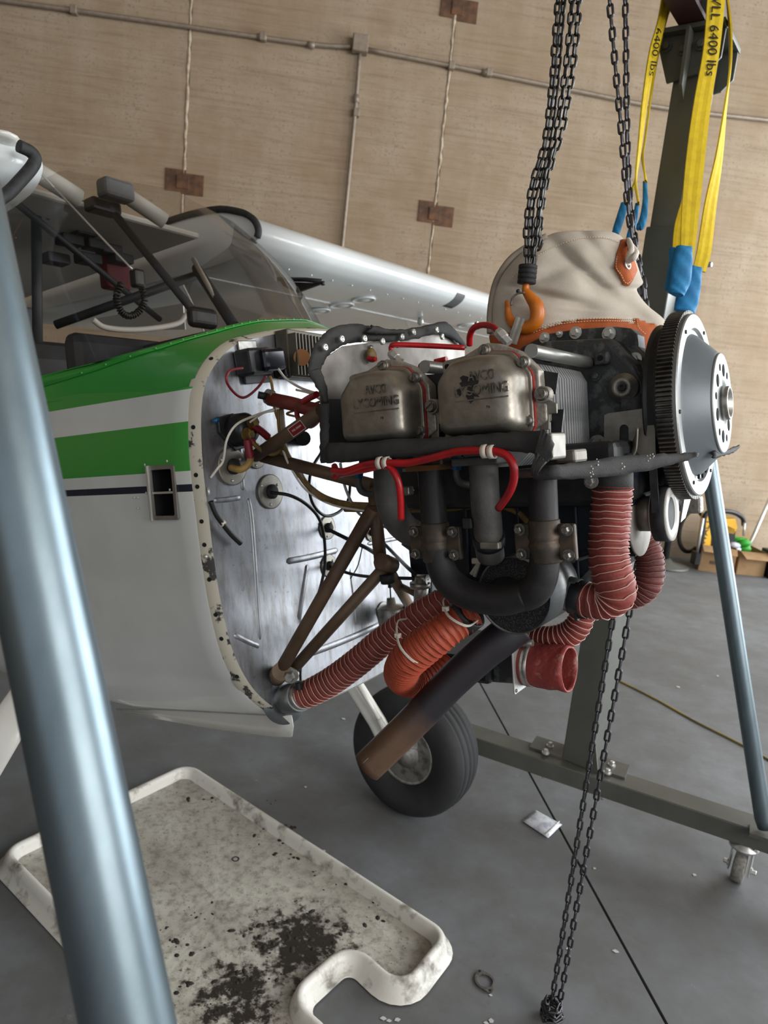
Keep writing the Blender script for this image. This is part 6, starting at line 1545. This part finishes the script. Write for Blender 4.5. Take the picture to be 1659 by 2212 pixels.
# ---------------- ignition leads, clamps, fittings
def lead(L_, r_=.0048, name='ignition_lead', m_='red_lead'): return ep(MB().tube(smoothpts(elw(L_), 8), r_, 10), name, m_, label='red ignition lead' if m_ == 'red_lead' else None)
lead([(846, 762, -.30), (845, 750, -.30), (852, 745, -.30), (880, 745, -.29), (930, 747, -.27), (1004, 751, -.24)], .0046)
lead([(1014, 745, -.27), (1015, 725, -.28), (1024, 708, -.29), (1044, 702, -.30), (1064, 706, -.31), (1077, 718, -.32)], .0050)
lead([(718, 1016, -.43), (745, 1018, -.44), (790, 1004, -.45), (828, 1000, -.455), (880, 1000, -.455), (930, 990, -.455), (985, 976, -.455), (1040, 973, -.455), (1075, 976, -.455), (1098, 987, -.455), (1110, 1010, -.455), (1109, 1040, -.45), (1098, 1068, -.44), (1077, 1098, -.42)], .0056)
lead([(735, 1024, -.43), (780, 1016, -.44), (828, 1006, -.453), (846, 1014, -.455), (860, 1040, -.455), (865, 1075, -.45), (866, 1121, -.44)], .0054)
lead([(795, 774, -.33), (812, 776, -.33)], .004); lead([(940, 782, -.30), (965, 776, -.30)], .0048); lead([(722, 1006, -.41), (728, 1022, -.42), (722, 1032, -.42)], .005)
for x, y, l, x2, y2 in ((1078, 718, -.32, 1094, 736, ), (846, 764, -.30, 862, 778)):
    ep(MB().lathe(EL(x, y, l), EL(x2, y2, l) - EL(x, y, l), [(.0065, -.004), (.0085, .002), (.0085, .012), (.007, .013), (.007, .024)], 6, smooth=False), 'plug_nut', 'zinc')
ep(MB().cyl(EL(858, 744, -.29), EL(862, 744, -.29), .0062, 10), 'lead_ferrule', 'steel'); ep(MB().cyl(EL(1029, 704, -.29), EL(1034, 702, -.29), .0062, 10), 'lead_ferrule', 'steel')
for x, y in ((822, 1000), (836, 1000), (1048, 975), (1063, 976)):
    p = EL(x, y, -.452); ep(MB().lathe(p, unit(EL(x + 20, y - 2, -.452) - p), [(.008, -.004), (.0095, -.004), (.0095, .004), (.008, .004)], 18, closed=True), 'nylon_clamp', 'white_plastic')
for x, y, l in ((777, 1020, -.36), (988, 1000, -.36)):
    ep(MB().lathe(EL(x, y - 14, l), EL(x - 3, y + 14, l) - EL(x, y - 14, l), [(.010, 0), (.010, .010), (.0085, .011), (.0085, .02)], 6, smooth=False), 'blue_fitting', 'blue_fit')
    ep(tpx(MB(), [(x - 3, y + 12, l, 15), (x - 2, y + 28, l, 15), (x + 6, y + 42, l + .005, 16), (x + 26, y + 48, l + .02, 16)], 12), 'drain_elbow', 'intake')
ep(MB().lathe(EF(800, 768, -.484), AF, [(.012, 0), (.013, .004), (.009, .008), (0, .008)], 18), 'baffle_grommet', 'gold_wire')
for L_, r_, m_ in (([(745, 1100, -.2), (850, 1102, -.2), (960, 1100, -.2), (1030, 1092, -.2)], .0055, 'gold_wire'), ([(1090, 1095, -.2), (1115, 1105, -.2), (1135, 1122, -.2), (1150, 1140, -.2)], .006, 'gold_wire'),
                   ([(1018, 1240, -.22), (1035, 1215, -.22), (1050, 1195, -.22), (1058, 1180, -.22)], .0035, 'white_wire'), ([(1030, 1180, -.22), (1034, 1215, -.22), (1025, 1245, -.22)], .0035, 'white_wire'), ([(870, 1055, -.25), (885, 1065, -.25), (893, 1058, -.25)], .002, 'white_wire'), ([(1210, 1135, -.16), (1222, 1128, -.16)], .008, 'red_lead')):
    ep(MB().tube(smoothpts(elw(L_), 6), r_, 8), 'cable', m_)
ep(MB().box(EL(1030, 1212, -.23), .018, .008, .010, (AF, AL, AU)), 'cable_tie', 'white_plastic', bevel=.002)
ep(MB().box(EL(878, 1060, -.27), .02, .02, .016, (AF, AL, AU)), 'primer_fitting', 'steel', bevel=.003)
ep(MB().tube([EL(1200, 1095, -.1), EL(1100, 1120, -.1)], .006, 8), 'rail', 'steel')
